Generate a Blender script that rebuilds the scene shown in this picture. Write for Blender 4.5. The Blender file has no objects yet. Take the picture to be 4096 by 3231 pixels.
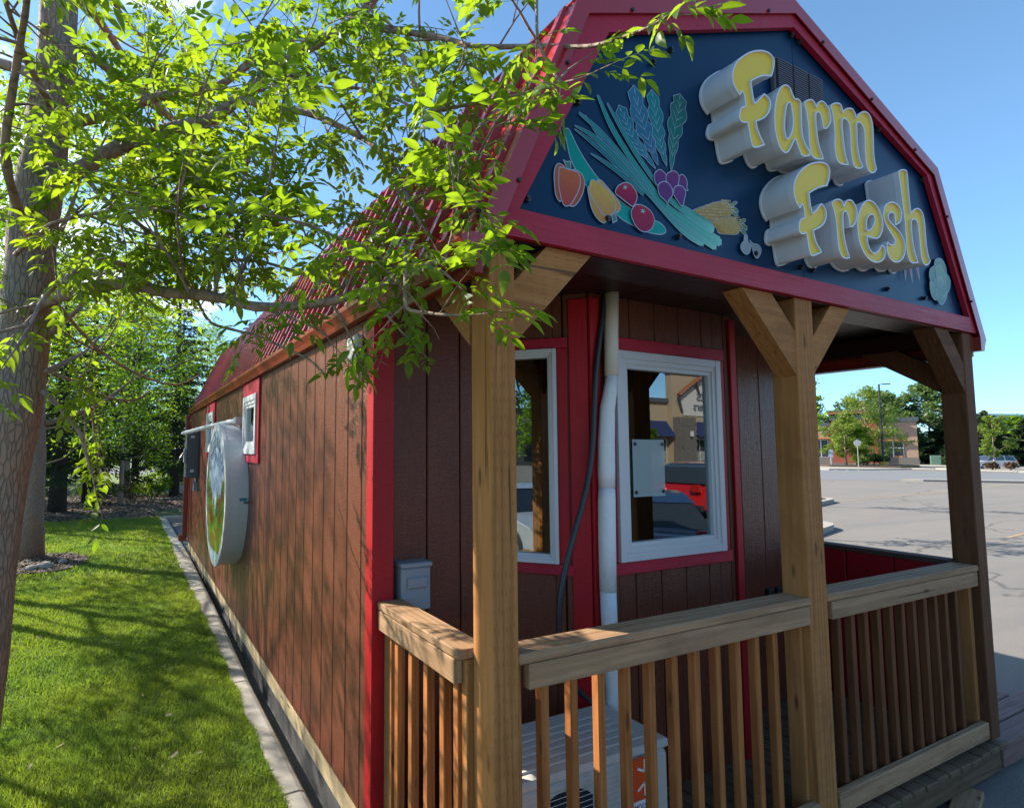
import bpy, bmesh, math, random
import numpy as np
from mathutils import Vector, Matrix, noise
# ---------------------------------------------------------------- camera, sky, sun, exposure
scene = bpy.context.scene
COL = scene.collection
R = math.radians
random.seed(7)
rng = np.random.default_rng(11)

cam_data = bpy.data.cameras.new('camera')
cam = bpy.data.objects.new('camera', cam_data); COL.objects.link(cam)
CAM = Vector((-1.1512, -1.659, 1.66))
yaw, pit, rol = R(-26.0728), R(4.3553), R(0.213)
fwd = Vector((-math.sin(yaw)*math.cos(pit), math.cos(yaw)*math.cos(pit), math.sin(pit)))
rr = Vector((math.cos(yaw), math.sin(yaw), 0)); uu = rr.cross(fwd)
r2 = rr*math.cos(rol) + uu*math.sin(rol); u2 = -rr*math.sin(rol) + uu*math.cos(rol)
M = Matrix((r2, u2, -fwd)).transposed().to_4x4(); M.translation = CAM
cam.matrix_world = M
cam_data.sensor_fit = 'HORIZONTAL'; cam_data.sensor_width = 36.0
cam_data.lens = 36.0*2230.36/4096
cam_data.shift_x = 437.26/4096; cam_data.shift_y = 12.05/4096
cam_data.clip_start = 0.05; cam_data.clip_end = 3000
scene.camera = cam

SUN_EL, SUN_H = R(36.5), (-0.656, 0.755)      # direction towards the sun, horizontal part
to_sun = Vector((SUN_H[0]*math.cos(SUN_EL), SUN_H[1]*math.cos(SUN_EL), math.sin(SUN_EL))).normalized()
sd = bpy.data.lights.new('sun', 'SUN'); sd.energy = 5.0; sd.angle = R(0.53); sd.color = (1.0, 0.93, 0.82)
sun = bpy.data.objects.new('sun', sd); COL.objects.link(sun)
sun.rotation_euler = to_sun.to_track_quat('Z', 'Y').to_euler(); sun.location = (-8, 9, 12)

world = bpy.data.worlds.new('World'); scene.world = world; world.use_nodes = True
wn, wl = world.node_tree.nodes, world.node_tree.links
wn.clear()
w_out = wn.new('ShaderNodeOutputWorld'); w_bg = wn.new('ShaderNodeBackground'); w_sky = wn.new('ShaderNodeTexSky')
w_sky.sky_type = 'NISHITA'; w_sky.sun_disc = False
w_sky.sun_elevation = SUN_EL
w_sky.sun_rotation = math.atan2(SUN_H[0], SUN_H[1])
w_sky.altitude = 1000; w_sky.air_density = 1.0; w_sky.dust_density = 0.25; w_sky.ozone_density = 1.0
w_tint = wn.new('ShaderNodeMixRGB'); w_tint.blend_type = 'MULTIPLY'; w_tint.inputs[0].default_value = 1.0; w_tint.inputs[2].default_value = (.84, 1.06, 1.12, 1)
w_hz = wn.new('ShaderNodeMixRGB'); w_hz.blend_type = 'MULTIPLY'; w_hz.inputs[2].default_value = (.60, .76, .95, 1)   # the clear air keeps the low sky blue all round
w_sep = wn.new('ShaderNodeSeparateXYZ'); w_hr = wn.new('ShaderNodeMapRange'); w_hr.inputs[1].default_value = 0.0; w_hr.inputs[2].default_value = 0.45; w_hr.inputs[3].default_value = 1.0; w_hr.inputs[4].default_value = 0.0; w_hr.interpolation_type = 'SMOOTHSTEP'
w_tc = wn.new('ShaderNodeTexCoord')
w_map = wn.new('ShaderNodeMapping'); w_map.inputs['Scale'].default_value = (1.0, 1.0, 2.6)
w_noise = wn.new('ShaderNodeTexNoise'); w_noise.inputs['Scale'].default_value = 2.6; w_noise.inputs['Detail'].default_value = 9; w_noise.inputs['Roughness'].default_value = 0.58
w_dot = wn.new('ShaderNodeVectorMath'); w_dot.operation = 'DOT_PRODUCT'
w_dot.inputs[1].default_value = Vector((-0.55, 0.72, 0.35)).normalized()
w_reg = wn.new('ShaderNodeMapRange'); w_reg.inputs[1].default_value = 0.55; w_reg.inputs[2].default_value = 0.97; w_reg.inputs[3].default_value = -0.22; w_reg.inputs[4].default_value = 0.20
w_add = wn.new('ShaderNodeMath'); w_add.operation = 'ADD'
w_ramp = wn.new('ShaderNodeMapRange'); w_ramp.inputs[1].default_value = 0.52; w_ramp.inputs[2].default_value = 0.68
w_mix = wn.new('ShaderNodeMixRGB'); w_mix.inputs[2].default_value = (11.5, 12.0, 12.8, 1)
wl.new(w_tc.outputs['Generated'], w_map.inputs['Vector']); wl.new(w_map.outputs[0], w_noise.inputs['Vector'])
wl.new(w_tc.outputs['Generated'], w_dot.inputs[0]); wl.new(w_dot.outputs['Value'], w_reg.inputs[0])
wl.new(w_noise.outputs['Fac'], w_add.inputs[0]); wl.new(w_reg.outputs[0], w_add.inputs[1])
wl.new(w_add.outputs[0], w_ramp.inputs[0]); wl.new(w_ramp.outputs[0], w_mix.inputs[0])
wl.new(w_sky.outputs[0], w_tint.inputs[1]); wl.new(w_tint.outputs[0], w_hz.inputs[1]); wl.new(w_hz.outputs[0], w_mix.inputs[1])
wl.new(w_tc.outputs['Generated'], w_sep.inputs[0]); wl.new(w_sep.outputs['Z'], w_hr.inputs[0]); wl.new(w_hr.outputs[0], w_hz.inputs[0]); wl.new(w_mix.outputs[0], w_bg.inputs[0])
w_bg.inputs[1].default_value = 0.115
wl.new(w_bg.outputs[0], w_out.inputs[0])

scene.view_settings.view_transform = 'Standard'; scene.view_settings.look = 'None'
scene.view_settings.gamma = 1.0; scene.view_settings.use_curve_mapping = False
scene.view_settings.exposure = 1.14
scene.render.engine = 'CYCLES'
scene.cycles.max_bounces = 8; scene.cycles.transparent_max_bounces = 12
scene.cycles.sample_clamp_indirect = 6.0
scene.cycles.use_denoising = True

# ---------------------------------------------------------------- helpers
class N:
    """small node builder"""
    def __init__(s, name):
        s.m = bpy.data.materials.new(name); s.m.use_nodes = True
        s.t = s.m.node_tree; s.n = s.t.nodes; s.l = s.t.links
        s.b = s.n['Principled BSDF']; s.out = s.n['Material Output']
    def new(s, typ, **kw):
        nd = s.n.new('ShaderNode'+typ)
        for k, v in kw.items(): setattr(nd, k, v)
        return nd
    def put(s, sock, v):
        if hasattr(v, 'is_output') or isinstance(v, bpy.types.NodeSocket): s.l.new(v, sock)
        else: sock.default_value = v
    def coord(s, scale=(1,1,1), rand=False, kind='Object', rot=(0,0,0)):
        tc = s.new('TexCoord'); mp = s.new('Mapping'); mp.inputs['Scale'].default_value = scale; mp.inputs['Rotation'].default_value = rot
        src = tc.outputs[kind]
        if kind == 'World':
            pass
        if rand:
            oi = s.new('ObjectInfo'); mul = s.new('Math', operation='MULTIPLY'); mul.inputs[1].default_value = 37.0
            s.l.new(oi.outputs['Random'], mul.inputs[0])
            s.l.new(mul.outputs[0], mp.inputs['Location'])
        s.l.new(src, mp.inputs['Vector'])
        return mp.outputs[0]
    def noise(s, vec, scale=5, detail=4, rough=.5, dist=0.0):
        nd = s.new('TexNoise'); s.l.new(vec, nd.inputs['Vector'])
        nd.inputs['Scale'].default_value = scale; nd.inputs['Detail'].default_value = detail
        nd.inputs['Roughness'].default_value = rough; nd.inputs['Distortion'].default_value = dist
        return nd.outputs['Fac']
    def voro(s, vec, scale=5, feature='F1', rand=1.0):
        nd = s.new('TexVoronoi', feature=feature); s.l.new(vec, nd.inputs['Vector'])
        nd.inputs['Scale'].default_value = scale; nd.inputs['Randomness'].default_value = rand
        return nd
    def ramp(s, fac, stops, interp='LINEAR'):
        nd = s.new('ValToRGB'); s.l.new(fac, nd.inputs[0]); cr = nd.color_ramp; cr.interpolation = interp
        while len(cr.elements) < len(stops): cr.elements.new(0.5)
        for e, (p, c) in zip(cr.elements, stops):
            e.position = p; e.color = (c if isinstance(c, tuple) else (c, c, c)) + (1,)
        return nd.outputs[0]
    def mix(s, fac, a, b, mode='MIX'):
        nd = s.new('MixRGB', blend_type=mode)
        s.put(nd.inputs[0], fac)
        for k, v in ((1, a), (2, b)):
            if isinstance(v, tuple): v = v + (1,) if len(v) == 3 else v
            s.put(nd.inputs[k], v)
        return nd.outputs[0]
    def math(s, op, a, b=0.0):
        nd = s.new('Math', operation=op); s.put(nd.inputs[0], a); s.put(nd.inputs[1], b); return nd.outputs[0]
    def bump(s, h, strength=.3, dist=.01, normal=None):
        nd = s.new('Bump'); nd.inputs['Strength'].default_value = strength; nd.inputs['Distance'].default_value = dist
        s.l.new(h, nd.inputs['Height'])
        if normal: s.l.new(normal, nd.inputs['Normal'])
        s.l.new(nd.outputs[0], s.b.inputs['Normal']); return nd.outputs[0]
    def set(s, color=None, rough=None, metal=None, spec=None, coat=None, **k):
        for nm, v in (('Base Color', color), ('Roughness', rough), ('Metallic', metal), ('Specular IOR Level', spec), ('Coat Weight', coat)):
            if v is None: continue
            if isinstance(v, tuple) and len(v) == 3: v = v + (1,)
            s.put(s.b.inputs[nm], v)
        return s.m

def mesh_obj(name, verts, faces, mats=(), parent=None, smooth=False, kind=None, mat_idx=None, colors=None):
    me = bpy.data.meshes.new(name)
    me.from_pydata([tuple(v) for v in verts], [], [tuple(f) for f in faces])
    if not isinstance(mats, (list, tuple)): mats = [mats]
    for m in mats: me.materials.append(m)
    if mat_idx is not None: me.polygons.foreach_set('material_index', mat_idx)
    if smooth: me.polygons.foreach_set('use_smooth', [True]*len(me.polygons))
    if colors is not None:
        at = me.color_attributes.new('Col', 'FLOAT_COLOR', 'POINT')
        at.data.foreach_set('color', np.asarray(colors, dtype=np.float32).ravel())
    me.update()
    o = bpy.data.objects.new(name, me); COL.objects.link(o)
    if parent: o.parent = parent
    if kind: o['kind'] = kind
    return o
def np_mesh(name, V, F, mat, parent=None, smooth=False, kind=None, colors=None):
    """V (n,3) float, F (m,3 or 4) int -> object, fast"""
    me = bpy.data.meshes.new(name); V = np.asarray(V, dtype=np.float32); F = np.asarray(F, dtype=np.int32)
    k = F.shape[1]
    me.vertices.add(len(V)); me.vertices.foreach_set('co', V.ravel())
    me.loops.add(F.size); me.loops.foreach_set('vertex_index', F.ravel())
    me.polygons.add(len(F)); me.polygons.foreach_set('loop_start', np.arange(0, F.size, k, dtype=np.int32))
    me.polygons.foreach_set('loop_total', np.full(len(F), k, dtype=np.int32))
    if smooth: me.polygons.foreach_set('use_smooth', np.ones(len(F), dtype=bool))
    me.materials.append(mat)
    if colors is not None:
        at = me.color_attributes.new('Col', 'FLOAT_COLOR', 'POINT'); at.data.foreach_set('color', np.asarray(colors, dtype=np.float32).ravel())
    me.update(calc_edges=True)
    o = bpy.data.objects.new(name, me); COL.objects.link(o)
    if parent: o.parent = parent
    if kind: o['kind'] = kind
    return o
def thing(name, label, cat, group=None, loc=(0,0,0), rotz=0):
    o = bpy.data.objects.new(name, None); COL.objects.link(o); o.location = loc; o.rotation_euler = (0,0,rotz)
    o.empty_display_size = .1
    return tag(o, label, cat, group)
def tag(o, label, cat, group=None):
    o['label'] = label; o['category'] = cat
    if group: o['group'] = group
    return o
def empty_part(name, parent, label=None):
    o = bpy.data.objects.new(name, None); COL.objects.link(o); o.parent = parent; o.empty_display_size = .05
    if label: o['label'] = label
    return o
def structure(o): o['kind'] = 'structure'; return o
class MB:
    """mesh collector"""
    def __init__(s): s.v = []; s.f = []; s.mi = []
    def add(s, vs, fs, mi=0):
        b = len(s.v); s.v += [tuple(v) for v in vs]; s.f += [tuple(i+b for i in f) for f in fs]; s.mi += [mi]*len(fs); return s
    def box(s, x0, x1, y0, y1, z0, z1, mi=0, bev=0.0, M=None):
        if bev > 0:
            bm = bmesh.new(); bmesh.ops.create_cube(bm, size=1)
            for v in bm.verts: v.co = Vector(((x0+x1)/2+v.co.x*(x1-x0), (y0+y1)/2+v.co.y*(y1-y0), (z0+z1)/2+v.co.z*(z1-z0)))
            bmesh.ops.bevel(bm, geom=bm.edges[:], offset=bev, segments=1, affect='EDGES', profile=.5)
            bm.verts.index_update()
            vs = [v.co.copy() for v in bm.verts]; fs = [[v.index for v in f.verts] for f in bm.faces]; bm.free()
        else:
            vs = [Vector(p) for p in ((x0,y0,z0),(x1,y0,z0),(x1,y1,z0),(x0,y1,z0),(x0,y0,z1),(x1,y0,z1),(x1,y1,z1),(x0,y1,z1))]
            fs = [(0,3,2,1),(4,5,6,7),(0,1,5,4),(1,2,6,5),(2,3,7,6),(3,0,4,7)]
        if M is not None: vs = [M @ v for v in vs]
        return s.add(vs, fs, mi)
    def tube(s, pts, rad, seg=8, mi=0, cap=True):
        pts = [Vector(p) for p in pts]; n = len(pts)
        rad = [rad]*n if not isinstance(rad, (list, tuple)) else rad
        prev = None; rings = []
        for i, p in enumerate(pts):
            t = (pts[min(i+1, n-1)]-pts[max(i-1, 0)]).normalized()
            if prev is None:
                a = Vector((0,0,1)) if abs(t.z) < .9 else Vector((1,0,0)); nx = t.cross(a).normalized()
            else:
                nx = (prev - t*prev.dot(t)); nx = nx.normalized() if nx.length > 1e-6 else t.orthogonal().normalized()
            prev = nx; ny = t.cross(nx)
            rings.append([p + (nx*math.cos(2*math.pi*k/seg)+ny*math.sin(2*math.pi*k/seg))*rad[i] for k in range(seg)])
        b = len(s.v)
        for r_ in rings: s.v += [tuple(q) for q in r_]
        for i in range(n-1):
            for k in range(seg):
                s.f.append((b+i*seg+k, b+i*seg+(k+1)%seg, b+(i+1)*seg+(k+1)%seg, b+(i+1)*seg+k)); s.mi.append(mi)
        if cap:
            s.f.append(tuple(b+k for k in reversed(range(seg)))); s.mi.append(mi)
            s.f.append(tuple(b+(n-1)*seg+k for k in range(seg))); s.mi.append(mi)
        return s
    def prism(s, poly, axis, a, b_, mi=0):
        """poly: list of 2D; axis 'x','y','z' extruded from a to b_"""
        def P(p, t):
            return {'x': (t, p[0], p[1]), 'y': (p[0], t, p[1]), 'z': (p[0], p[1], t)}[axis]
        n = len(poly); vs = [P(p, a) for p in poly]+[P(p, b_) for p in poly]
        fs = [tuple(range(n)), tuple(reversed(range(n, 2*n)))] + [(i, i+n, (i+1)%n+n, (i+1)%n) for i in range(n)]
        return s.add(vs, fs, mi)
    def build(s, name, mats, parent=None, smooth=False, kind=None):
        o = mesh_obj(name, s.v, s.f, mats, parent, smooth, kind, s.mi)
        bm = bmesh.new(); bm.from_mesh(o.data); bmesh.ops.recalc_face_normals(bm, faces=bm.faces); bm.to_mesh(o.data); bm.free()
        return o
def board(name, x0, x1, y0, y1, z0, z1, mat, parent, bev=.003, label=None):
    """a box whose own origin is its centre (so grain varies from board to board)"""
    cx, cy, cz = (x0+x1)/2, (y0+y1)/2, (z0+z1)/2
    o = MB().box(x0-cx, x1-cx, y0-cy, y1-cy, z0-cz, z1-cz, bev=bev).build(name, mat, parent)
    o.location = (cx, cy, cz)
    if label: o['label'] = label
    return o
def dup_tree(o, parent=None):
    c = o.copy(); COL.objects.link(c)
    if parent: c.parent = parent
    for ch in list(o.children): dup_tree(ch, c)
    return c
def catmull(pts, closed=True, seg=4):
    """pts: (x,z[,corner]); smooth through the points, corners stay sharp"""
    n = len(pts); out = []
    P = [Vector(p[:2]) for p in pts]; Cn = [len(p) > 2 for p in pts]
    rngi = range(n if closed else n-1)
    for i in rngi:
        p1, p2 = P[i], P[(i+1)%n]
        p0 = p1-(p2-p1)*.5 if Cn[i] or (not closed and i == 0) else P[(i-1)%n]
        p3 = p2+(p2-p1)*.5 if Cn[(i+1)%n] or (not closed and i == n-2) else P[(i+2)%n]
        for k in range(seg):
            t = k/seg
            out.append(.5*((2*p1)+(-p0+p2)*t+(2*p0-5*p1+4*p2-p3)*t*t+(-p0+3*p1-3*p2+p3)*t**3))
    if not closed: out.append(P[-1])
    return out
def fill_poly(loops, y, flip=False):
    """triangulated flat face (x,z loops, holes after the first) at depth y -> verts, tris"""
    from mathutils.geometry import tessellate_polygon
    V = [[Vector((p[0], p[1], 0)) for p in lp] for lp in loops]
    tris = tessellate_polygon(V)
    flat = [v for lp in V for v in lp]
    return [(v.x, y, v.y) for v in flat], [tuple(t) for t in tris]

# ---------------------------------------------------------------- materials
def m_wood(name, c1, c2, axis, knots=True, rough=.75, incise=False):
    n = N(name); sc = {'x': (1.0, 14, 14), 'y': (14, 1.0, 14), 'z': (14, 14, 1.0)}[axis]
    v = n.coord(sc, rand=True)
    g = n.noise(v, 3.0, 6, .6, .6)
    g2 = n.noise(n.coord(tuple(s*4 for s in sc), rand=True), 4.0, 3, .6)
    wv = n.new('TexWave', wave_type='BANDS', bands_direction={'x': 'Y', 'y': 'X', 'z': 'X'}[axis]); n.l.new(n.coord({'x': (.35,6,6), 'y': (6,.35,6), 'z': (6,6,.35)}[axis], rand=True), wv.inputs['Vector'])
    wv.inputs['Scale'].default_value = 1.6; wv.inputs['Distortion'].default_value = 7.5; wv.inputs['Detail'].default_value = 3; wv.inputs['Detail Scale'].default_value = 1.4
    col = n.mix(n.ramp(g, [(.34, 0.0), (.66, 1.0)]), c1, c2)
    col = n.mix(n.ramp(wv.outputs['Fac'], [(.55, 0.0), (.95, .55)]), col, tuple(c*.55 for c in c2))
    col = n.mix(n.math('MULTIPLY', g2, .35), col, tuple(c*.45 for c in c2))
    big = n.noise(n.coord((2,2,2), rand=True), 2.2, 3, .5)
    col = n.mix(n.ramp(big, [(.35, 0.0), (.7, .45)]), col, tuple(c*.72 for c in c1))
    oi = n.new('ObjectInfo')
    col = n.mix(n.math('MULTIPLY', oi.outputs['Random'], .28), col, tuple(c*.62 for c in c2))
    if knots:
        ks = {'x': (2.3, 9, 9), 'y': (9, 2.3, 9), 'z': (9, 9, 2.3)}[axis]
        vo = n.voro(n.coord(ks, rand=True), 1.1)
        kn = n.ramp(vo.outputs['Distance'], [(.06, 1.0), (.13, 0.0)])
        col = n.mix(n.math('MULTIPLY', kn, .8), col, (.07, .035, .015))
    ck = n.noise(n.coord({'x': (.8,34,34), 'y': (34,.8,34), 'z': (34,34,.8)}[axis], rand=True), 1.0, 2, .4, .2)
    crk = n.ramp(ck, [(.725, 0.0), (.74, 1.0)]); col = n.mix(n.math('MULTIPLY', crk, .7), col, (.05,.028,.015))
    if incise:
        iv = n.voro(n.coord({'x': (26,95,95), 'y': (95,26,95), 'z': (95,95,26)}[axis]), .62, 'F1', .25)
        inc = n.ramp(iv.outputs['Distance'], [(.13, 1.0), (.22, 0.0)]); col = n.mix(n.math('MULTIPLY', inc, .3), col, (.07,.04,.02))
    st_ = n.noise(n.coord((1.1,1.1,1.1), rand=True), 1.6, 6, .65, .5); col = n.mix(n.ramp(st_, [(.52, 0.0), (.68, .42)]), col, tuple(c*.42 for c in c2))
    n.bump(n.math('SUBTRACT', n.math('ADD', n.math('MULTIPLY', g2, .6), g), crk), .35, .004)
    return n.set(col, rough, spec=.18)
def m_paint(name, c, rough=.4, grain='z', strength=.35, var=.25):
    n = N(name); sc = {'x': (1.2, 30, 30), 'y': (30, 1.2, 30), 'z': (30, 30, 1.2)}[grain]
    g = n.noise(n.coord(sc, rand=True), 3, 5, .65, .8)
    h = n.noise(n.coord((9, 9, 60) if grain == 'z' else (60, 9, 9), rand=True), 2.5, 4, .6, .4)
    col = n.mix(n.math('MULTIPLY', g, var*2), tuple(x*1.12 for x in c), tuple(x*.72 for x in c))
    fd = n.noise(n.coord((.8,.8,.8), rand=True), 1.4, 5, .65, .4); col = n.mix(n.ramp(fd, [(.42, 0.0), (.66, .5)]), col, tuple(x*.62 for x in c))
    dk = n.noise(n.coord((7,7,7), rand=True), 3.5, 4, .7); col = n.mix(n.ramp(dk, [(.66, 0.0), (.74, .5)]), col, tuple(x*.35+.01 for x in c))
    n.bump(n.math('ADD', g, h), strength*1.5, .004)
    return n.set(col, n.ramp(g, [(.3, rough-.06), (.7, rough+.12)]), spec=.32)
def m_plain(name, c, rough=.5, metal=0.0, spec=.5, var=.12, scale=6, bump=.05):
    n = N(name); g = n.noise(n.coord((1,1,1), rand=True), scale, 5, .6)
    col = n.mix(g, tuple(x*(1-var) for x in c), tuple(min(1, x*(1+var)) for x in c))
    n.bump(n.noise(n.coord((1,1,1)), scale*12, 2), bump, .002)
    return n.set(col, rough, metal, spec)

MAT = {}
cedar1, cedar2 = (.50,.29,.115), (.34,.175,.06)
for ax in 'xyz':
    MAT['post_'+ax] = m_wood('pressure_treated_'+ax, (.54,.240,.078), (.38,.150,.042), ax, incise=True)
    MAT['rail_'+ax] = m_wood('weathered_rail_'+ax, (.54,.33,.185), (.37,.21,.105), ax)
    MAT['deckw_'+ax] = m_wood('deck_board_'+ax, (.24,.16,.095), (.15,.095,.055), ax)
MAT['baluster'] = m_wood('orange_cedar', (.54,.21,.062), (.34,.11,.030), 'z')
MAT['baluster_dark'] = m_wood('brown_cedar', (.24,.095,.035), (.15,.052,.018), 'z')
MAT['post_dark'] = m_wood('dark_brown_post', (.22,.095,.040), (.14,.055,.022), 'z', incise=True)  # darker brown wood for the front right post and its braces
MAT['post_dark_x'] = m_wood('dark_brown_brace', (.22,.095,.040), (.14,.055,.022), 'x', incise=True)
MAT['pinkwood'] = m_wood('reddish_step_board', (.34,.215,.18), (.25,.15,.125), 'x')
MAT['skid'] = m_wood('pale_skid_timber', (.55,.42,.24), (.42,.30,.16), 'y')
MAT['siding'] = m_paint('brown_siding_paint', (.142,.042,.022), .27, 'z', .55, .3)
MAT['siding_dark'] = m_plain('siding_groove', (.035,.014,.01), .7)
MAT['red'] = m_paint('red_trim_paint', (.36,.006,.012), .42, 'z', .35, .2)
MAT['red_x'] = m_paint('red_fascia_paint', (.40,.011,.034), .45, 'x', .45, .25)
MAT['red_y'] = m_paint('red_eave_paint', (.25,.03,.018), .42, 'y', .2, .2)
MAT['metal_red'] = m_plain('red_roof_metal', (.36,.014,.018), .22, 0.0, .6, .08, 3, .02)
MAT['gutter'] = m_plain('brown_red_gutter', (.22,.035,.018), .25, 0.0, .6, .08, 3, .02)
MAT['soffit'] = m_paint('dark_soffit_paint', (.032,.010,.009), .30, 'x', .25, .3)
MAT['reveal'] = m_plain('dark_reveal', (.085,.022,.014), .5)
MAT['white_vinyl'] = m_plain('white_vinyl', (.55,.56,.56), .35, 0, .5, .03)
MAT['letter_side'] = m_plain('white_letter_metal', (.64,.65,.65), .38, 0, .5, .05, 3)
MAT['letter_trim'] = m_plain('white_letter_trim', (.66,.68,.70), .3, 0, .5, .02)
MAT['letter_face'] = m_plain('yellow_letter_face', (.80,.55,.02), .45, 0, .4, .05, 2)
MAT['black'] = m_plain('black_plastic', (.018,.018,.02), .45)
MAT['blind'] = m_plain('window_blind', (.35,.33,.26), .6)
MAT['cable'] = m_plain('black_cable', (.022,.022,.026), .4)
MAT['ac'] = m_plain('off_white_ac_metal', (.55,.54,.49), .42, 0, .4, .05, 3)
MAT['ac_dark'] = m_plain('dark_fan_cavity', (.012,.018,.035), .6)
MAT['grey_box'] = m_plain('grey_enclosure', (.23,.26,.285), .42, 0, .4, .06)
MAT['grey_dark'] = m_plain('dark_grey_enclosure', (.085,.095,.10), .45, 0, .4, .08)
MAT['galv'] = m_plain('galvanised', (.42,.42,.41), .4, .7)
MAT['red_label'] = m_plain('red_orange_label', (.75,.085,.012), .45)
MAT['white_print'] = m_plain('white_print', (.8,.8,.8), .5)
MAT['grey_print'] = m_plain('grey_print', (.13,.15,.17), .5)
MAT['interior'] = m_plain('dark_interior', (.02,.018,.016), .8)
MAT['rubber'] = m_plain('tyre_rubber', (.02,.02,.02), .7)
MAT['rim'] = m_plain('alloy_rim', (.45,.45,.46), .3, .8)

# signboard: dark glossy navy panel
n = N('navy_sign_panel'); g = n.noise(n.coord((1,1,1)), 1.3, 4, .6)
scr = n.noise(n.coord((40, 1, 6), rot=(0,.5,0)), 3, 3, .6)
MAT['navy'] = n.set(n.mix(g, (.001,.024,.066), (.001,.034,.086)), n.ramp(g, [(.3,.26),(.7,.36)]), spec=.14)
n = N('mural_paint'); a = n.new('Attribute', attribute_name='Col'); g = n.noise(n.coord((1,1,1)), 60, 4, .6)
MAT['mural'] = n.set(n.mix(n.math('MULTIPLY', g, .5), a.outputs['Color'], n.mix(1.0, a.outputs['Color'], (.6,.6,.62), 'MULTIPLY')), .4, spec=.08)
MAT['mural_line'] = m_plain('mural_outline', (.30,.38,.46), .4)
# glass panes: dark mirror-like double glazing
def m_glass(name, tint=(.75,.82,.85), refl=.13):
    n = N(name); n.n.remove(n.b)
    tr = n.new('BsdfTransparent'); tr.inputs[0].default_value = tint+(1,)
    gl = n.new('BsdfGlossy'); gl.inputs['Roughness'].default_value = 0.0; gl.inputs[0].default_value = (.95,1,1,1)
    fr = n.new('Fresnel'); fr.inputs[0].default_value = 1.5
    f = n.math('ADD', n.math('MULTIPLY', fr.outputs[0], 1.1), refl)
    mx = n.new('MixShader'); n.l.new(f, mx.inputs[0]); n.l.new(tr.outputs[0], mx.inputs[1]); n.l.new(gl.outputs[0], mx.inputs[2])
    n.l.new(mx.outputs[0], n.out.inputs[0]); return n.m
MAT['glass'] = m_glass('window_glass')
MAT['glass_dark'] = m_plain('dark_shop_glass', (.03,.04,.05), .06, 0, .8)
def m_leaf(name, c1, c2, trans, tw=.5, rough=.42, seed=0.0):
    n = N(name)
    v = n.coord((1,1,1)); g = n.noise(v, .9, 3, .6); g2 = n.noise(v, 14, 2, .5)
    oi_ = n.new('ObjectInfo'); g3 = n.noise(v, 37, 1, .5)
    col = n.mix(g, c1, c2); col = n.mix(n.math('MULTIPLY', g2, .6), col, tuple(x*.5 for x in c1)); col = n.mix(n.ramp(g3, [(.55, 0.0), (.7, .45)]), col, (c2[0]*1.9, c2[1]*1.25, c2[2]*1.5)); col = n.mix(n.math('MULTIPLY', oi_.outputs['Random'], .35), col, tuple(x*.55 for x in c1))
    n.set(col, rough, spec=.35)
    t = n.new('BsdfTranslucent'); n.put(t.inputs[0], n.mix(n.ramp(g, [(.35,0.0),(.65,1.0)]), n.mix(g2, trans, tuple(x*.7 for x in trans)), (trans[0]*.45, trans[1]*.62, trans[2]*.8)))
    mx = n.new('MixShader'); mx.inputs[0].default_value = tw
    n.l.new(n.b.outputs[0], mx.inputs[1]); n.l.new(t.outputs[0], mx.inputs[2]); n.l.new(mx.outputs[0], n.out.inputs[0])
    return n.m
MAT['leaf'] = m_leaf('ash_leaf', (.060,.140,.014), (.095,.170,.016), (.52,.68,.02), .54)
MAT['leaf2'] = m_leaf('back_leaf', (.05,.12,.012), (.085,.15,.015), (.42,.62,.02), .55)
MAT['leaf_blue'] = m_leaf('poplar_leaf', (.085,.15,.045), (.12,.19,.05), (.27,.40,.08), .42)
MAT['leaf_pale'] = m_leaf('pale_young_leaf', (.14,.22,.03), (.19,.25,.05), (.45,.55,.06), .5)
MAT['needle'] = m_leaf('spruce_needle', (.028,.058,.020), (.055,.092,.028), (.10,.15,.02), .25, .6)
MAT['needle_dry'] = m_leaf('dry_inner_needle', (.07,.05,.02), (.10,.075,.03), (.08,.06,.02), .2, .7)
MAT['grass'] = m_leaf('grass_blade', (.105,.185,.026), (.20,.245,.052), (.50,.64,.05), .42, .5)
MAT['shrub'] = m_leaf('juniper_green', (.03,.07,.02), (.05,.10,.025), (.08,.14,.03), .25, .6)
MAT['shrub_red'] = m_leaf('reddish_shrub', (.11,.05,.03), (.10,.07,.03), (.12,.07,.03), .25, .6)
def m_bark(name, c1, c2, c3, sc=(9,9,1.6)):
    n = N(name); v0_ = n.coord(sc); dd_ = n.new('TexNoise'); dd_.inputs['Scale'].default_value = 1.4; dd_.inputs['Detail'].default_value = 4; n.l.new(v0_, dd_.inputs['Vector']); v = n.mix(.30, v0_, dd_.outputs['Color'], 'ADD')
    vo = n.voro(v, 3.4, 'DISTANCE_TO_EDGE'); g = n.noise(v, 3.2, 8, .68, 1.0); g1 = n.noise(n.coord((1.6,1.6,1.0)), 2.2, 4, .6)
    crack = n.ramp(vo.outputs['Distance'], [(0.0, .25), (.13, 1.0)])
    col = n.mix(g, c1, c2); col = n.mix(n.ramp(g1, [(.45, 0.0), (.62, .8)]), col, c3)
    col = n.mix(crack, n.mix(.45, col, (.05,.04,.03)), col)
    h = n.math('ADD', crack, n.math('MULTIPLY', g, .9))
    n.bump(h, .8, .012)
    return n.set(col, .85, spec=.2)
MAT['bark'] = m_bark('ash_bark', (.20,.165,.13), (.38,.32,.26), (.40,.25,.17), (13,13,3.2))
MAT['bark_limb'] = m_bark('smooth_limb_bark', (.26,.19,.15), (.38,.28,.22), (.30,.20,.15), (3,3,3))
MAT['bark_dark'] = m_bark('spruce_bark', (.045,.037,.030), (.09,.075,.06), (.05,.04,.035), (7,7,3))
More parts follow.
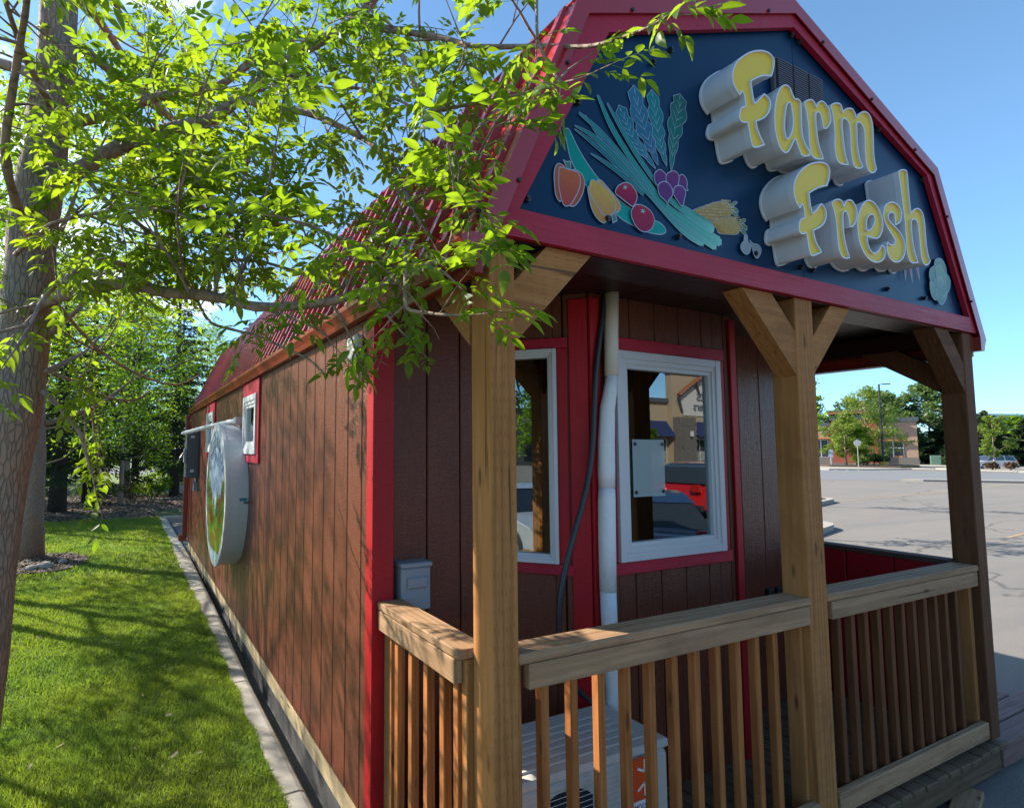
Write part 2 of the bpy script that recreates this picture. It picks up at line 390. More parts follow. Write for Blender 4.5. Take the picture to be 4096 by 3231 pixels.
# ground
def ground(n, scale): return n.coord((scale,)*3)
n = N('asphalt_lot')
sp = n.noise(ground(n, 1), 140, 2, .7); sp2 = n.voro(ground(n, 1), 95).outputs['Distance']; big = n.noise(ground(n, 1), .12, 5, .6)
streak = n.noise(n.coord((.12, 1.5, 1)), 1.0, 4, .6, .3)  # uneven asphalt tone, also painted in for long tree and pole shadows
cr = n.new('TexVoronoi', feature='DISTANCE_TO_EDGE'); cv = n.coord((.05,.16,.1))
dn = n.new('TexNoise'); dn.inputs['Scale'].default_value = 3.0; dn.inputs['Detail'].default_value = 5; n.l.new(cv, dn.inputs['Vector'])
cvm = n.mix(.30, cv, dn.outputs['Color']); n.l.new(cvm, cr.inputs['Vector']); cr.inputs['Scale'].default_value = 1.0
cm = n.ramp(cr.outputs['Distance'], [(0.0, .75), (.0018, .6), (.004, 0.0)])
col = n.mix(sp, (.17,.148,.125), (.29,.258,.222)); col = n.mix(n.math('MULTIPLY', sp2, .5), col, (.12,.115,.11))
col = n.mix(n.ramp(big, [(.35, 0.0), (.7, .5)]), col, (.15,.14,.13)); col = n.mix(n.ramp(streak, [(.48, 0.0), (.70, .55)]), col, (.14,.135,.13))
col = n.mix(cm, col, (.055,.052,.05))
n.bump(n.math('ADD', sp, sp2), .35, .01)
MAT['asphalt'] = n.set(col, .85, spec=.25)
n = N('dark_asphalt'); sp = n.noise(ground(n, 1), 120, 3, .7); col = n.mix(sp, (.045,.045,.047), (.10,.098,.095)); n.bump(sp, .5, .01)
MAT['asphalt_dark'] = n.set(col, .85)
n = N('road_asphalt'); sp = n.noise(ground(n, 1), 90, 3, .7); b2 = n.noise(n.coord((.1,.6,1)), 1, 4, .6)
col = n.mix(sp, (.135,.135,.137), (.20,.20,.20)); col = n.mix(n.math('MULTIPLY', b2, .5), col, (.12,.12,.12)); n.bump(sp, .3, .01)
MAT['road'] = n.set(col, .8)
n = N('lawn_soil'); g = n.noise(ground(n, 1), 2.2, 5, .6); g2 = n.noise(ground(n, 1), 55, 3, .7)
col = n.mix(g, (.055,.085,.018), (.10,.12,.03)); col = n.mix(n.math('MULTIPLY', g2, .6), col, (.07,.055,.03)); n.bump(g2, .8, .02)
MAT['lawn'] = n.set(col, .9)
n = N('far_lawn'); g = n.noise(ground(n, 1), .6, 5, .6); g2 = n.noise(ground(n, 1), 30, 3, .7)
col = n.mix(g, (.10,.155,.03), (.15,.20,.045)); col = n.mix(n.math('MULTIPLY', g2, .5), col, (.07,.10,.02)); n.bump(g2, .8, .03)
MAT['farlawn'] = n.set(col, .9)
n = N('mulch_soil'); g = n.noise(ground(n, 1), 25, 5, .7); col = n.mix(g, (.03,.02,.014), (.10,.068,.045)); n.bump(g, 1, .03)
MAT['mulch'] = n.set(col, .9)
n = N('wood_chip'); oi = n.noise(n.coord((1,1,1)), 33, 3, .7); MAT['chip'] = n.set(n.mix(oi, (.05,.032,.022), (.34,.25,.18)), .8)
n = N('curb_concrete'); g = n.noise(ground(n, 1), 5, 6, .7); g2 = n.noise(ground(n, 1), 110, 3, .7)
vv = n.voro(ground(n, 1), 38).outputs['Distance']
col = n.mix(g, (.28,.255,.215), (.39,.36,.31)); col = n.mix(n.math('MULTIPLY', g2, .45), col, (.24,.22,.19)); col = n.mix(n.ramp(vv, [(.04,.5),(.10,0.0)]), col, (.14,.13,.11))
n.bump(n.math('ADD', g2, g), .35, .006)
MAT['concrete'] = n.set(col, .85, spec=.3)
# ---------------------------------------------------------------- outline data (world x,z in metres on the gable; limb paths in world metres)
LETTERS={'F1': [[(1.298,3.28,1),(1.272,3.299),(1.255,3.322),(1.25,3.355),(1.26,3.393),(1.289,3.438),(1.335,3.479),(1.392,3.518),(1.455,3.547),(1.512,3.562),(1.552,3.56),(1.576,3.545),(1.577,3.52),(1.567,3.487),(1.55,3.449,1),(1.509,3.439),(1.474,3.426),(1.433,3.405),(1.386,3.374,1),(1.392,3.335),(1.398,3.301),(1.407,3.272,1),(1.436,3.296),(1.466,3.324),(1.486,3.342,1),(1.518,3.33),(1.532,3.307),(1.522,3.271),(1.494,3.236),(1.458,3.21),(1.413,3.187,1),(1.418,3.157),(1.435,3.126),(1.453,3.105),(1.467,3.087,1),(1.431,3.069),(1.403,3.058),(1.378,3.056),(1.364,3.086),(1.356,3.126),(1.347,3.163,1),(1.318,3.155),(1.297,3.157),(1.288,3.174),(1.294,3.2),(1.307,3.222),(1.337,3.237,1),(1.335,3.268),(1.33,3.291),(1.317,3.304,1)]],'a': [[(1.74,3.387,1),(1.718,3.406),(1.702,3.431),(1.673,3.441),(1.642,3.43),(1.61,3.402),(1.583,3.355),(1.566,3.298),(1.557,3.245),(1.557,3.19),(1.567,3.145),(1.587,3.107),(1.612,3.089),(1.641,3.091),(1.669,3.113),(1.693,3.145),(1.714,3.174,1),(1.726,3.179),(1.734,3.159),(1.75,3.133),(1.763,3.112),(1.791,3.109),(1.839,3.125,1),(1.838,3.144),(1.809,3.17),(1.787,3.206),(1.782,3.258),(1.784,3.315),(1.786,3.373),(1.778,3.392),(1.754,3.396)],[(1.687,3.357),(1.664,3.334),(1.65,3.289),(1.638,3.237),(1.638,3.193),(1.645,3.169),(1.656,3.165),(1.679,3.185),(1.7,3.224),(1.71,3.268),(1.707,3.312),(1.701,3.344)]],'r1': [[(1.813,3.394,1),(1.843,3.414),(1.876,3.427),(1.901,3.425),(1.913,3.411),(1.92,3.4,1),(1.94,3.427),(1.968,3.446),(2.001,3.445),(2.033,3.424),(2.048,3.389),(2.045,3.356),(2.023,3.326),(1.998,3.307),(1.975,3.302,1),(1.97,3.328),(1.963,3.353),(1.949,3.375),(1.929,3.375),(1.913,3.359),(1.91,3.312),(1.914,3.266),(1.921,3.218),(1.934,3.179),(1.951,3.156),(1.958,3.136,1),(1.925,3.126),(1.886,3.121),(1.855,3.129),(1.844,3.156),(1.839,3.197),(1.84,3.254),(1.836,3.307),(1.828,3.354),(1.817,3.378)]],'m': [[(2.057,3.449,1),(2.084,3.466),(2.12,3.479),(2.151,3.48),(2.165,3.461),(2.168,3.442,1),(2.195,3.466),(2.232,3.482),(2.269,3.487),(2.292,3.468),(2.302,3.449,1),(2.333,3.478),(2.365,3.499),(2.392,3.508),(2.426,3.508),(2.454,3.488),(2.468,3.446),(2.466,3.378),(2.461,3.314),(2.462,3.26),(2.479,3.203,1),(2.457,3.181),(2.422,3.169),(2.389,3.176),(2.374,3.21),(2.37,3.27),(2.373,3.333),(2.375,3.387),(2.36,3.417),(2.335,3.429),(2.313,3.425),(2.301,3.413),(2.299,3.376),(2.297,3.314),(2.302,3.254),(2.312,3.215),(2.337,3.186,1),(2.315,3.17),(2.274,3.16),(2.246,3.167),(2.232,3.204),(2.227,3.264),(2.23,3.325),(2.228,3.373),(2.217,3.399),(2.197,3.409),(2.172,3.407),(2.159,3.395),(2.156,3.346),(2.159,3.287),(2.165,3.236),(2.175,3.198),(2.194,3.161,1),(2.156,3.152),(2.114,3.148),(2.085,3.161),(2.073,3.197),(2.071,3.244),(2.078,3.293),(2.076,3.349),(2.068,3.402),(2.057,3.435)]],'F2': [[(1.728,2.832,1),(1.705,2.852),(1.689,2.882),(1.684,2.914),(1.695,2.956),(1.726,3.0),(1.773,3.042),(1.832,3.079),(1.898,3.104),(1.957,3.116),(1.996,3.11),(2.011,3.088),(2.004,3.051),(1.979,3.0,1),(1.932,2.986),(1.885,2.966),(1.815,2.927,1),(1.818,2.89),(1.824,2.854),(1.836,2.826,1),(1.868,2.851),(1.896,2.876),(1.917,2.894,1),(1.948,2.878),(1.958,2.85),(1.949,2.818),(1.927,2.791),(1.892,2.768),(1.836,2.742,1),(1.843,2.709),(1.859,2.678),(1.882,2.658),(1.897,2.643,1),(1.86,2.626),(1.821,2.612),(1.8,2.613),(1.787,2.644),(1.781,2.68),(1.773,2.717,1),(1.744,2.707),(1.72,2.709),(1.712,2.726),(1.718,2.756),(1.732,2.777),(1.765,2.792,1),(1.766,2.82),(1.761,2.845),(1.749,2.857,1)]],'r2': [[(2.012,2.918,1),(2.039,2.937),(2.074,2.949),(2.105,2.949),(2.12,2.936),(2.124,2.92,1),(2.142,2.946),(2.172,2.966),(2.207,2.968),(2.234,2.951),(2.251,2.923),(2.244,2.882),(2.227,2.851),(2.199,2.828),(2.171,2.82,1),(2.167,2.847),(2.159,2.877),(2.147,2.896),(2.13,2.895),(2.114,2.876),(2.109,2.836),(2.109,2.786),(2.117,2.733),(2.13,2.697),(2.152,2.653,1),(2.111,2.644),(2.078,2.65),(2.057,2.677),(2.048,2.721),(2.047,2.775),(2.042,2.832),(2.03,2.879),(2.019,2.9)]],'e': [[(2.482,2.776,1),(2.509,2.767),(2.518,2.74),(2.498,2.704),(2.453,2.679),(2.4,2.669),(2.341,2.676),(2.294,2.704),(2.259,2.746),(2.247,2.803),(2.247,2.858),(2.266,2.91),(2.3,2.956),(2.34,2.991),(2.382,3.006),(2.43,3.003),(2.473,2.979),(2.503,2.939),(2.511,2.895),(2.497,2.855),(2.47,2.824),(2.438,2.806),(2.392,2.8),(2.337,2.8,1),(2.339,2.775),(2.349,2.745),(2.372,2.723),(2.402,2.719),(2.437,2.735),(2.462,2.755)],[(2.4,2.932),(2.372,2.92),(2.35,2.898),(2.341,2.868),(2.338,2.839),(2.346,2.832,1),(2.383,2.849),(2.412,2.877),(2.425,2.904),(2.421,2.926)]],'s': [[(2.645,2.92,1),(2.675,2.93),(2.711,2.958),(2.726,2.995),(2.712,3.03),(2.677,3.047),(2.629,3.047),(2.58,3.031),(2.546,3.008),(2.526,2.972),(2.523,2.939),(2.541,2.905),(2.569,2.877),(2.605,2.85),(2.63,2.829),(2.623,2.807),(2.59,2.795),(2.563,2.797),(2.553,2.81,1),(2.538,2.78),(2.538,2.747),(2.558,2.718),(2.595,2.703),(2.643,2.706),(2.694,2.729),(2.731,2.766),(2.743,2.806),(2.733,2.843),(2.704,2.876),(2.663,2.9),(2.613,2.918),(2.58,2.937),(2.575,2.957),(2.593,2.977),(2.622,2.986),(2.644,2.975),(2.647,2.95)]],'h': [[(2.722,3.243,1),(2.749,3.26),(2.796,3.272),(2.816,3.269),(2.822,3.248),(2.825,3.175),(2.828,3.097),(2.835,3.025,1),(2.859,3.042),(2.886,3.058),(2.922,3.068),(2.96,3.062),(2.983,3.035),(2.993,2.98),(2.993,2.918),(2.997,2.848),(3.012,2.798),(3.03,2.772,1),(3.005,2.751),(2.973,2.739),(2.943,2.743),(2.922,2.779),(2.918,2.844),(2.914,2.913),(2.908,2.964),(2.894,2.988),(2.869,2.994),(2.842,2.982),(2.833,2.959),(2.831,2.907),(2.837,2.843),(2.851,2.79),(2.882,2.741,1),(2.843,2.732),(2.801,2.728),(2.773,2.743),(2.759,2.792),(2.757,2.872),(2.756,2.957),(2.746,3.041),(2.736,3.125),(2.725,3.205)]]}
MURAL=[('cucumber',(0.0,0.2,0.17),(0.01,0.26,0.23),[(0.4,2.956),(0.406,2.97),(0.42,2.975),(0.431,2.967),(0.447,2.943),(0.469,2.911),(0.497,2.877),(0.528,2.846),(0.556,2.821),(0.584,2.799),(0.63,2.765),(0.669,2.742),(0.722,2.723),(0.771,2.705),(0.877,2.685),(0.943,2.678),(0.978,2.662),(0.986,2.641),(0.962,2.626),(0.918,2.619),(0.852,2.62),(0.781,2.632),(0.727,2.644),(0.683,2.663),(0.589,2.714),(0.52,2.75),(0.483,2.783),(0.45,2.817),(0.425,2.862),(0.411,2.921)]),('red_pepper',(0.36,0.1,0.05),(0.3,0.07,0.04),[(0.36,2.809),(0.344,2.792),(0.336,2.762),(0.337,2.719),(0.341,2.68),(0.353,2.659),(0.368,2.655),(0.4,2.703),(0.394,2.789),(0.384,2.807)]),('red_pepper',(0.33,0.08,0.05),(0.3,0.07,0.04),[(0.431,2.798),(0.454,2.802),(0.48,2.794),(0.494,2.774),(0.495,2.744),(0.485,2.71),(0.465,2.676),(0.442,2.651),(0.424,2.645),(0.417,2.655),(0.419,2.766)]),('red_pepper',(0.4,0.11,0.04),(0.34,0.05,0.05),[(0.365,2.793),(0.384,2.798),(0.409,2.796),(0.439,2.797),(0.461,2.793),(0.474,2.775),(0.471,2.739),(0.459,2.71),(0.443,2.683),(0.424,2.656),(0.409,2.643),(0.387,2.639),(0.373,2.657),(0.365,2.684),(0.358,2.718),(0.359,2.752),(0.361,2.782)]),('pepper_stem',(0.08,0.17,0.14),(0.08,0.17,0.14),[(0.384,2.831,1),(0.399,2.826,1),(0.423,2.833,1),(0.424,2.798,1),(0.402,2.798,1)]),('yellow_pepper',(0.45,0.28,0.06),(0.42,0.22,0.06),[(0.568,2.786),(0.591,2.789),(0.618,2.771),(0.653,2.748),(0.681,2.727),(0.697,2.705),(0.696,2.687),(0.683,2.671),(0.667,2.669),(0.629,2.722),(0.575,2.771)]),('yellow_pepper',(0.42,0.25,0.06),(0.4,0.2,0.06),[(0.512,2.736),(0.526,2.747),(0.55,2.705),(0.587,2.665),(0.626,2.643),(0.617,2.623),(0.601,2.608),(0.578,2.61),(0.548,2.631),(0.529,2.663),(0.519,2.699)]),('yellow_pepper',(0.5,0.32,0.06),(0.4,0.2,0.08),[(0.537,2.78),(0.56,2.779),(0.591,2.768),(0.63,2.752),(0.657,2.731),(0.67,2.703),(0.665,2.675),(0.646,2.653),(0.618,2.638),(0.587,2.647),(0.557,2.677),(0.534,2.702),(0.525,2.73),(0.524,2.76)]),('pepper_stem',(0.08,0.17,0.16),(0.08,0.17,0.14),[(0.644,2.652,1),(0.665,2.662,1),(0.674,2.631,1),(0.649,2.616,1)]),('tomato',(0.32,0.02,0.05),(0.2,0.01,0.05),[(0.691,2.79),(0.725,2.809),(0.754,2.811),(0.779,2.797),(0.797,2.775),(0.796,2.75),(0.784,2.726),(0.767,2.712),(0.734,2.722),(0.694,2.738),(0.67,2.749),(0.672,2.768)]),('tomato',(0.3,0.02,0.05),(0.22,0.02,0.06),[(0.762,2.694),(0.784,2.72),(0.814,2.729),(0.848,2.726),(0.882,2.711),(0.901,2.683),(0.897,2.657),(0.879,2.631),(0.848,2.613),(0.818,2.611),(0.785,2.627),(0.765,2.654),(0.759,2.675)]),('tomato_star',(0.2,0.4,0.33),(0.2,0.4,0.33),[(0.725,2.8,1),(0.728,2.793,1),(0.737,2.8,1),(0.732,2.79,1),(0.741,2.79,1),(0.73,2.785,1),(0.728,2.776,1),(0.723,2.783,1),(0.711,2.778,1),(0.721,2.787,1),(0.714,2.792,1),(0.722,2.791,1)]),('tomato_star',(0.2,0.4,0.33),(0.2,0.4,0.33),[(0.828,2.715,1),(0.832,2.707,1),(0.841,2.713,1),(0.834,2.704,1),(0.847,2.704,1),(0.835,2.699,1),(0.833,2.69,1),(0.828,2.698,1),(0.815,2.693,1),(0.825,2.702,1),(0.815,2.706,1),(0.826,2.706,1)]),('corn',(0.45,0.33,0.14),(0.42,0.25,0.1),[(1.154,2.762),(1.186,2.784),(1.253,2.814),(1.322,2.844),(1.374,2.862),(1.427,2.871),(1.452,2.854),(1.457,2.832),(1.44,2.8),(1.325,2.761),(1.273,2.737),(1.216,2.751)]),('corn',(0.45,0.33,0.14),(0.45,0.27,0.05),[(1.278,2.738),(1.316,2.756),(1.369,2.777),(1.435,2.794),(1.488,2.8),(1.505,2.783),(1.515,2.761),(1.509,2.734),(1.487,2.718),(1.429,2.707),(1.355,2.701),(1.335,2.723)]),('husk',(0.12,0.22,0.07),(0.12,0.22,0.07),[(1.457,2.858),(1.475,2.877),(1.494,2.886),(1.506,2.881),(1.474,2.859),(1.458,2.848)]),('husk',(0.1,0.2,0.07),(0.12,0.22,0.07),[(1.46,2.847),(1.487,2.853),(1.505,2.847),(1.511,2.834),(1.481,2.831),(1.462,2.833)]),('husk',(0.1,0.18,0.07),(0.12,0.22,0.07),[(1.458,2.829),(1.481,2.828),(1.508,2.822),(1.498,2.813),(1.476,2.812),(1.459,2.821)]),('husk',(0.12,0.2,0.08),(0.12,0.22,0.07),[(1.514,2.782),(1.533,2.8),(1.561,2.81),(1.565,2.8),(1.537,2.783),(1.517,2.775)]),('husk',(0.1,0.16,0.1),(0.12,0.22,0.07),[(1.52,2.774),(1.546,2.782),(1.574,2.769),(1.564,2.75),(1.54,2.76)]),('husk',(0.09,0.15,0.09),(0.12,0.22,0.07),[(1.517,2.756),(1.543,2.746),(1.565,2.735),(1.562,2.726),(1.538,2.73),(1.518,2.743)]),('garlic',(0.27,0.31,0.33),(0.22,0.26,0.28),[(1.535,2.719,1),(1.56,2.721,1),(1.563,2.691),(1.581,2.67),(1.577,2.646),(1.558,2.628),(1.53,2.625),(1.505,2.643),(1.506,2.666),(1.528,2.688)]),('garlic',(0.2,0.24,0.26),(0.22,0.26,0.28),[(1.577,2.702,1),(1.599,2.688),(1.641,2.689),(1.665,2.675),(1.664,2.654),(1.645,2.627),(1.626,2.617),(1.604,2.63),(1.592,2.663),(1.58,2.679)]),('beet',(0.12,0.03,0.13),(0.09,0.03,0.14),[(0.942,2.916),(0.966,2.913),(0.984,2.899),(0.98,2.867),(0.953,2.846),(0.925,2.839),(0.907,2.864),(0.911,2.892)]),('beet',(0.14,0.03,0.12),(0.1,0.03,0.14),[(1.088,2.926),(1.113,2.921),(1.126,2.899),(1.123,2.874),(1.13,2.859),(1.105,2.859),(1.065,2.872),(1.062,2.902)]),('beet',(0.14,0.03,0.12),(0.09,0.03,0.14),[(1.029,2.93),(1.058,2.928),(1.071,2.908),(1.063,2.875),(1.047,2.836),(1.011,2.849),(0.985,2.871),(0.987,2.903)]),('beet',(0.12,0.04,0.15),(0.09,0.03,0.14),[(1.07,2.869),(1.095,2.868),(1.111,2.847),(1.102,2.813),(1.085,2.775),(1.052,2.796),(1.029,2.822),(1.04,2.856)]),('beet',(0.11,0.03,0.13),(0.09,0.03,0.14),[(0.964,2.865),(0.997,2.864),(1.02,2.841),(1.019,2.81),(0.991,2.78),(0.99,2.759),(0.974,2.777),(0.937,2.796),(0.926,2.828),(0.939,2.851)]),('cabbage',(0.2,0.33,0.25),(0.1,0.2,0.2),[(3.508,2.891),(3.56,2.919),(3.609,2.922),(3.646,2.896),(3.665,2.859),(3.657,2.807),(3.613,2.785),(3.534,2.789),(3.499,2.827)]),('cabbage',(0.18,0.3,0.22),(0.12,0.22,0.2),[(3.427,2.813),(3.463,2.845),(3.504,2.857),(3.532,2.832),(3.564,2.778),(3.527,2.741),(3.464,2.741),(3.424,2.762)]),('cabbage',(0.18,0.3,0.24),(0.12,0.22,0.2),[(3.66,2.827),(3.699,2.808),(3.71,2.774),(3.687,2.727),(3.65,2.699),(3.604,2.72),(3.613,2.785)]),('cabbage',(0.2,0.32,0.24),(0.12,0.22,0.2),[(3.421,2.742),(3.456,2.739),(3.504,2.692),(3.497,2.641),(3.479,2.631),(3.442,2.645),(3.42,2.681)]),('cabbage',(0.2,0.33,0.25),(0.1,0.2,0.2),[(3.498,2.707),(3.552,2.698),(3.636,2.717),(3.647,2.691),(3.617,2.644),(3.564,2.612),(3.525,2.621),(3.505,2.642)]),('cabbage',(0.22,0.35,0.26),(0.14,0.25,0.22),[(3.505,2.84),(3.545,2.869),(3.594,2.872),(3.631,2.846),(3.644,2.797),(3.606,2.736),(3.554,2.706),(3.507,2.715),(3.464,2.741),(3.509,2.786)]),('cabbage',(0.16,0.28,0.24),(0.14,0.25,0.22),[(3.521,2.756),(3.564,2.778),(3.626,2.763),(3.637,2.725),(3.624,2.688),(3.58,2.668),(3.535,2.688),(3.515,2.717)]),('cabbage',(0.28,0.4,0.28),(0.14,0.25,0.22),[(3.534,2.789),(3.583,2.796),(3.603,2.767),(3.573,2.732),(3.534,2.735),(3.517,2.756)]),('carrot',(0.33,0.14,0.1),(0.33,0.16,0.12),[(3.095,2.779,1),(3.12,2.783,1),(3.102,2.699,1)]),('carrot',(0.36,0.13,0.1),(0.33,0.16,0.12),[(3.155,2.797,1),(3.19,2.804,1),(3.189,2.699,1)]),('carrot',(0.36,0.14,0.1),(0.33,0.16,0.12),[(3.245,2.818,1),(3.276,2.825,1),(3.281,2.725,1)])]
STRIPS=[('leek',[(0.637,3.143,0.01),(0.712,3.058,0.025),(0.805,2.958,0.028),(0.894,2.878,0.026),(1.006,2.797,0.03),(1.121,2.76,0.045),(1.24,2.728,0.057),(1.313,2.707,0.051)]),('leek',[(0.583,3.163,0.013),(0.655,3.049,0.029),(0.739,2.959,0.03),(0.838,2.872,0.028),(0.985,2.758,0.034),(1.138,2.709,0.041),(1.278,2.67,0.053),(1.365,2.654,0.05)]),('leek',[(0.477,3.055,0.013),(0.59,3.006,0.026),(0.716,2.927,0.027),(0.824,2.849,0.028),(0.977,2.738,0.03),(1.116,2.677,0.035),(1.235,2.649,0.042),(1.325,2.623,0.041)]),('leek',[(0.452,2.994,0.006),(0.548,2.975,0.022),(0.651,2.927,0.027),(0.779,2.849,0.027),(0.89,2.786,0.028),(1.039,2.69,0.027),(1.135,2.648,0.035),(1.234,2.623,0.032)]),('leek',[(0.537,2.895,0.006),(0.628,2.873,0.02),(0.734,2.836,0.025),(0.844,2.783,0.021)]),('leek',[(0.451,2.979,0.005),(0.547,2.946,0.022),(0.65,2.901,0.026),(0.756,2.844,0.023)]),('leek',[(0.51,3.055,0.005),(0.614,2.96,0.022),(0.715,2.9,0.025),(0.801,2.841,0.018)]),('kale',[(0.928,2.922,0.006),(0.861,2.975,0.043),(0.79,3.032,0.071),(0.748,3.094,0.089),(0.711,3.157,0.056)]),('kale',[(1.001,2.951,0.006),(0.975,3.017,0.054),(0.95,3.097,0.09),(0.936,3.197,0.096),(0.918,3.289,0.055)]),('kale',[(0.943,2.941,0.006),(0.909,3.007,0.058),(0.865,3.085,0.107),(0.828,3.173,0.112),(0.804,3.276,0.063)]),('kale',[(1.029,2.933,0.005),(1.044,3.034,0.05),(1.064,3.145,0.098),(1.099,3.25,0.111),(1.108,3.325,0.059)])]
LIMBS={'trunk': [(-1.809,1.83,0.542),(-1.786,1.834,1.023),(-1.741,1.842,1.521),(-1.694,1.849,1.91),(-1.687,1.85,2.043),(-1.664,1.854,2.585),(-1.663,1.854,2.861),(-1.632,1.858,3.221),(-1.614,1.861,3.558),(-1.593,1.863,3.815),(-1.599,1.863,4.184),(-1.61,1.861,4.556),(-1.621,1.86,5.089)],'L1': [(-1.563,1.817,3.432),(-1.369,1.851,3.55),(-1.219,1.874,3.671),(-1.047,1.889,3.793),(-0.862,1.896,3.878),(-0.686,1.894,3.993),(-0.504,1.882,4.196)],'L2': [(-1.61,1.811,3.05),(-1.553,1.759,3.09),(-1.44,1.712,3.157),(-1.287,1.663,3.279),(-1.132,1.608,3.363),(-0.974,1.544,3.427),(-0.813,1.473,3.478),(-0.656,1.393,3.618),(-0.499,1.303,3.762),(-0.346,1.205,3.87),(-0.144,1.078,3.993),(-0.069,0.987,4.065),(0.01,0.889,4.176)],'L2b': [(-0.667,1.403,3.594),(-0.598,1.264,3.516),(-0.535,1.124,3.432),(-0.408,0.963,3.342),(-0.348,0.814,3.236),(-0.212,0.631,3.073),(-0.169,0.476,2.901),(-0.167,0.336,2.719),(-0.194,0.21,2.582)],'L2c': [(-0.149,1.062,3.979),(-0.009,0.843,3.839),(0.148,0.593,3.678),(0.209,0.379,3.505),(0.342,0.091,3.357),(0.377,-0.146,3.205),(0.343,-0.329,3.103)],'L3': [(-1.619,1.759,2.392),(-1.529,1.646,2.422),(-1.406,1.535,2.451),(-1.228,1.421,2.48),(-1.139,1.299,2.45),(-1.026,1.173,2.4),(-0.892,1.04,2.371),(-0.765,0.9,2.328),(-0.675,0.76,2.275),(-0.481,0.586,2.267),(-0.365,0.416,2.275),(-0.229,0.223,2.313),(-0.211,0.076,2.322),(-0.213,-0.064,2.3)],'L3b': [(-0.703,1.307,2.434),(-0.607,1.139,2.375),(-0.503,0.962,2.298),(-0.441,0.79,2.231),(-0.409,0.623,2.151)],'L4': [(-0.96,1.635,2.767),(-0.887,1.53,2.575),(-0.839,1.425,2.41),(-0.796,1.32,2.308),(-0.714,1.208,2.26),(-0.607,1.088,2.215),(-0.544,0.972,2.161),(-0.418,0.835,2.075),(-0.376,0.718,1.99)],'L6': [(-0.07,0.595,3.542),(-0.079,0.47,3.336),(-0.071,0.334,3.141),(-0.076,0.203,3.002),(-0.082,0.07,2.838),(-0.11,-0.05,2.666),(-0.165,-0.153,2.549)],'L7': [(-0.293,0.092,2.372),(-0.314,0.036,2.311),(-0.34,-0.019,2.217),(-0.363,-0.074,2.117),(-0.339,-0.154,2.085),(-0.306,-0.242,2.062)],'L8': [(0.195,-0.047,3.558),(0.156,-0.113,3.338),(0.11,-0.172,3.121),(0.093,-0.256,2.958),(0.061,-0.329,2.857)],'L9': [(-0.154,0.189,2.981),(-0.028,0.026,2.96),(0.047,-0.121,2.926),(0.051,-0.22,2.886),(0.075,-0.341,2.848)],'L10': [(-1.432,1.729,3.151),(-1.311,1.557,2.951),(-1.142,1.381,2.783),(-1.053,1.199,2.634),(-0.994,1.016,2.49),(-0.942,0.832,2.311)],'L11': [(-1.195,0.941,2.436),(-1.302,0.857,2.415),(-1.408,0.767,2.284),(-1.45,0.682,2.191),(-1.468,0.599,2.09),(-1.488,0.515,1.996)],'L12': [(-1.561,1.716,1.957),(-1.468,1.706,1.857),(-1.407,1.691,1.78),(-1.369,1.674,1.702),(-1.342,1.656,1.612),(-1.314,1.637,1.522)],'L13': [(-1.649,1.704,2.743),(-1.677,1.437,2.826),(-1.678,1.172,2.94),(-1.613,0.92,3.14),(-1.549,0.667,3.231),(-1.498,0.412,3.199)],'L16': [(-1.543,1.769,2.45),(-1.444,1.869,2.339),(-1.295,1.968,2.198),(-1.107,2.061,2.104),(-0.903,2.143,2.063),(-0.747,2.22,2.145)],'L17': [(-1.555,1.717,2.061),(-1.393,1.858,2.007),(-1.274,1.989,1.954),(-1.129,2.116,1.955),(-1.044,2.24,2.033)],'L18': [(-1.707,1.695,2.638),(-1.539,1.492,2.751),(-1.316,1.286,2.777),(-1.146,1.066,2.748),(-1.012,0.837,2.661)],'L19': [(-1.432,1.729,3.151),(-1.221,1.59,3.039),(-0.857,1.427,2.991),(-0.563,1.232,2.862),(-0.376,1.032,2.718)],'L20': [(-1.091,1.44,2.682),(-0.86,1.302,2.609),(-0.638,1.144,2.608),(-0.429,0.969,2.523),(-0.262,0.784,2.422)],'L21': [(-0.485,1.369,3.808),(-0.281,1.081,3.616),(-0.117,0.781,3.429),(-0.05,0.502,3.21),(-0.053,0.247,2.946)],'L14': [(-1.595,1.712,3.477),(-1.669,1.499,3.552),(-1.69,1.292,3.567),(-1.713,1.084,3.612)]}
# ---------------------------------------------------------------- ground
ZA, ZL, ZD = -0.42, -0.27, -0.185
def sheet(name, pts, z, mat):
    o = mesh_obj(name, [(x, y, z) for x, y in pts], [tuple(range(len(pts)))], mat); return structure(o)
sheet('ground', [(-1500,-1500),(1500,-1500),(1500,1500),(-1500,1500)], -0.60, MAT['farlawn'])
sheet('parking_lot', [(-70,-110),(170,-110),(170,23.5),(6.9,23.5),(6.9,15.9),(-70,15.9)], ZA, MAT['asphalt'])
structure(mesh_obj('asphalt_strip', [(-.3,.2,ZA+.004),(.02,.2,ZA+.004),(.02,15.6,ZA+.004),(-.3,15.6,ZA+.004)], [(0,1,2,3)], MAT['asphalt_dark']))

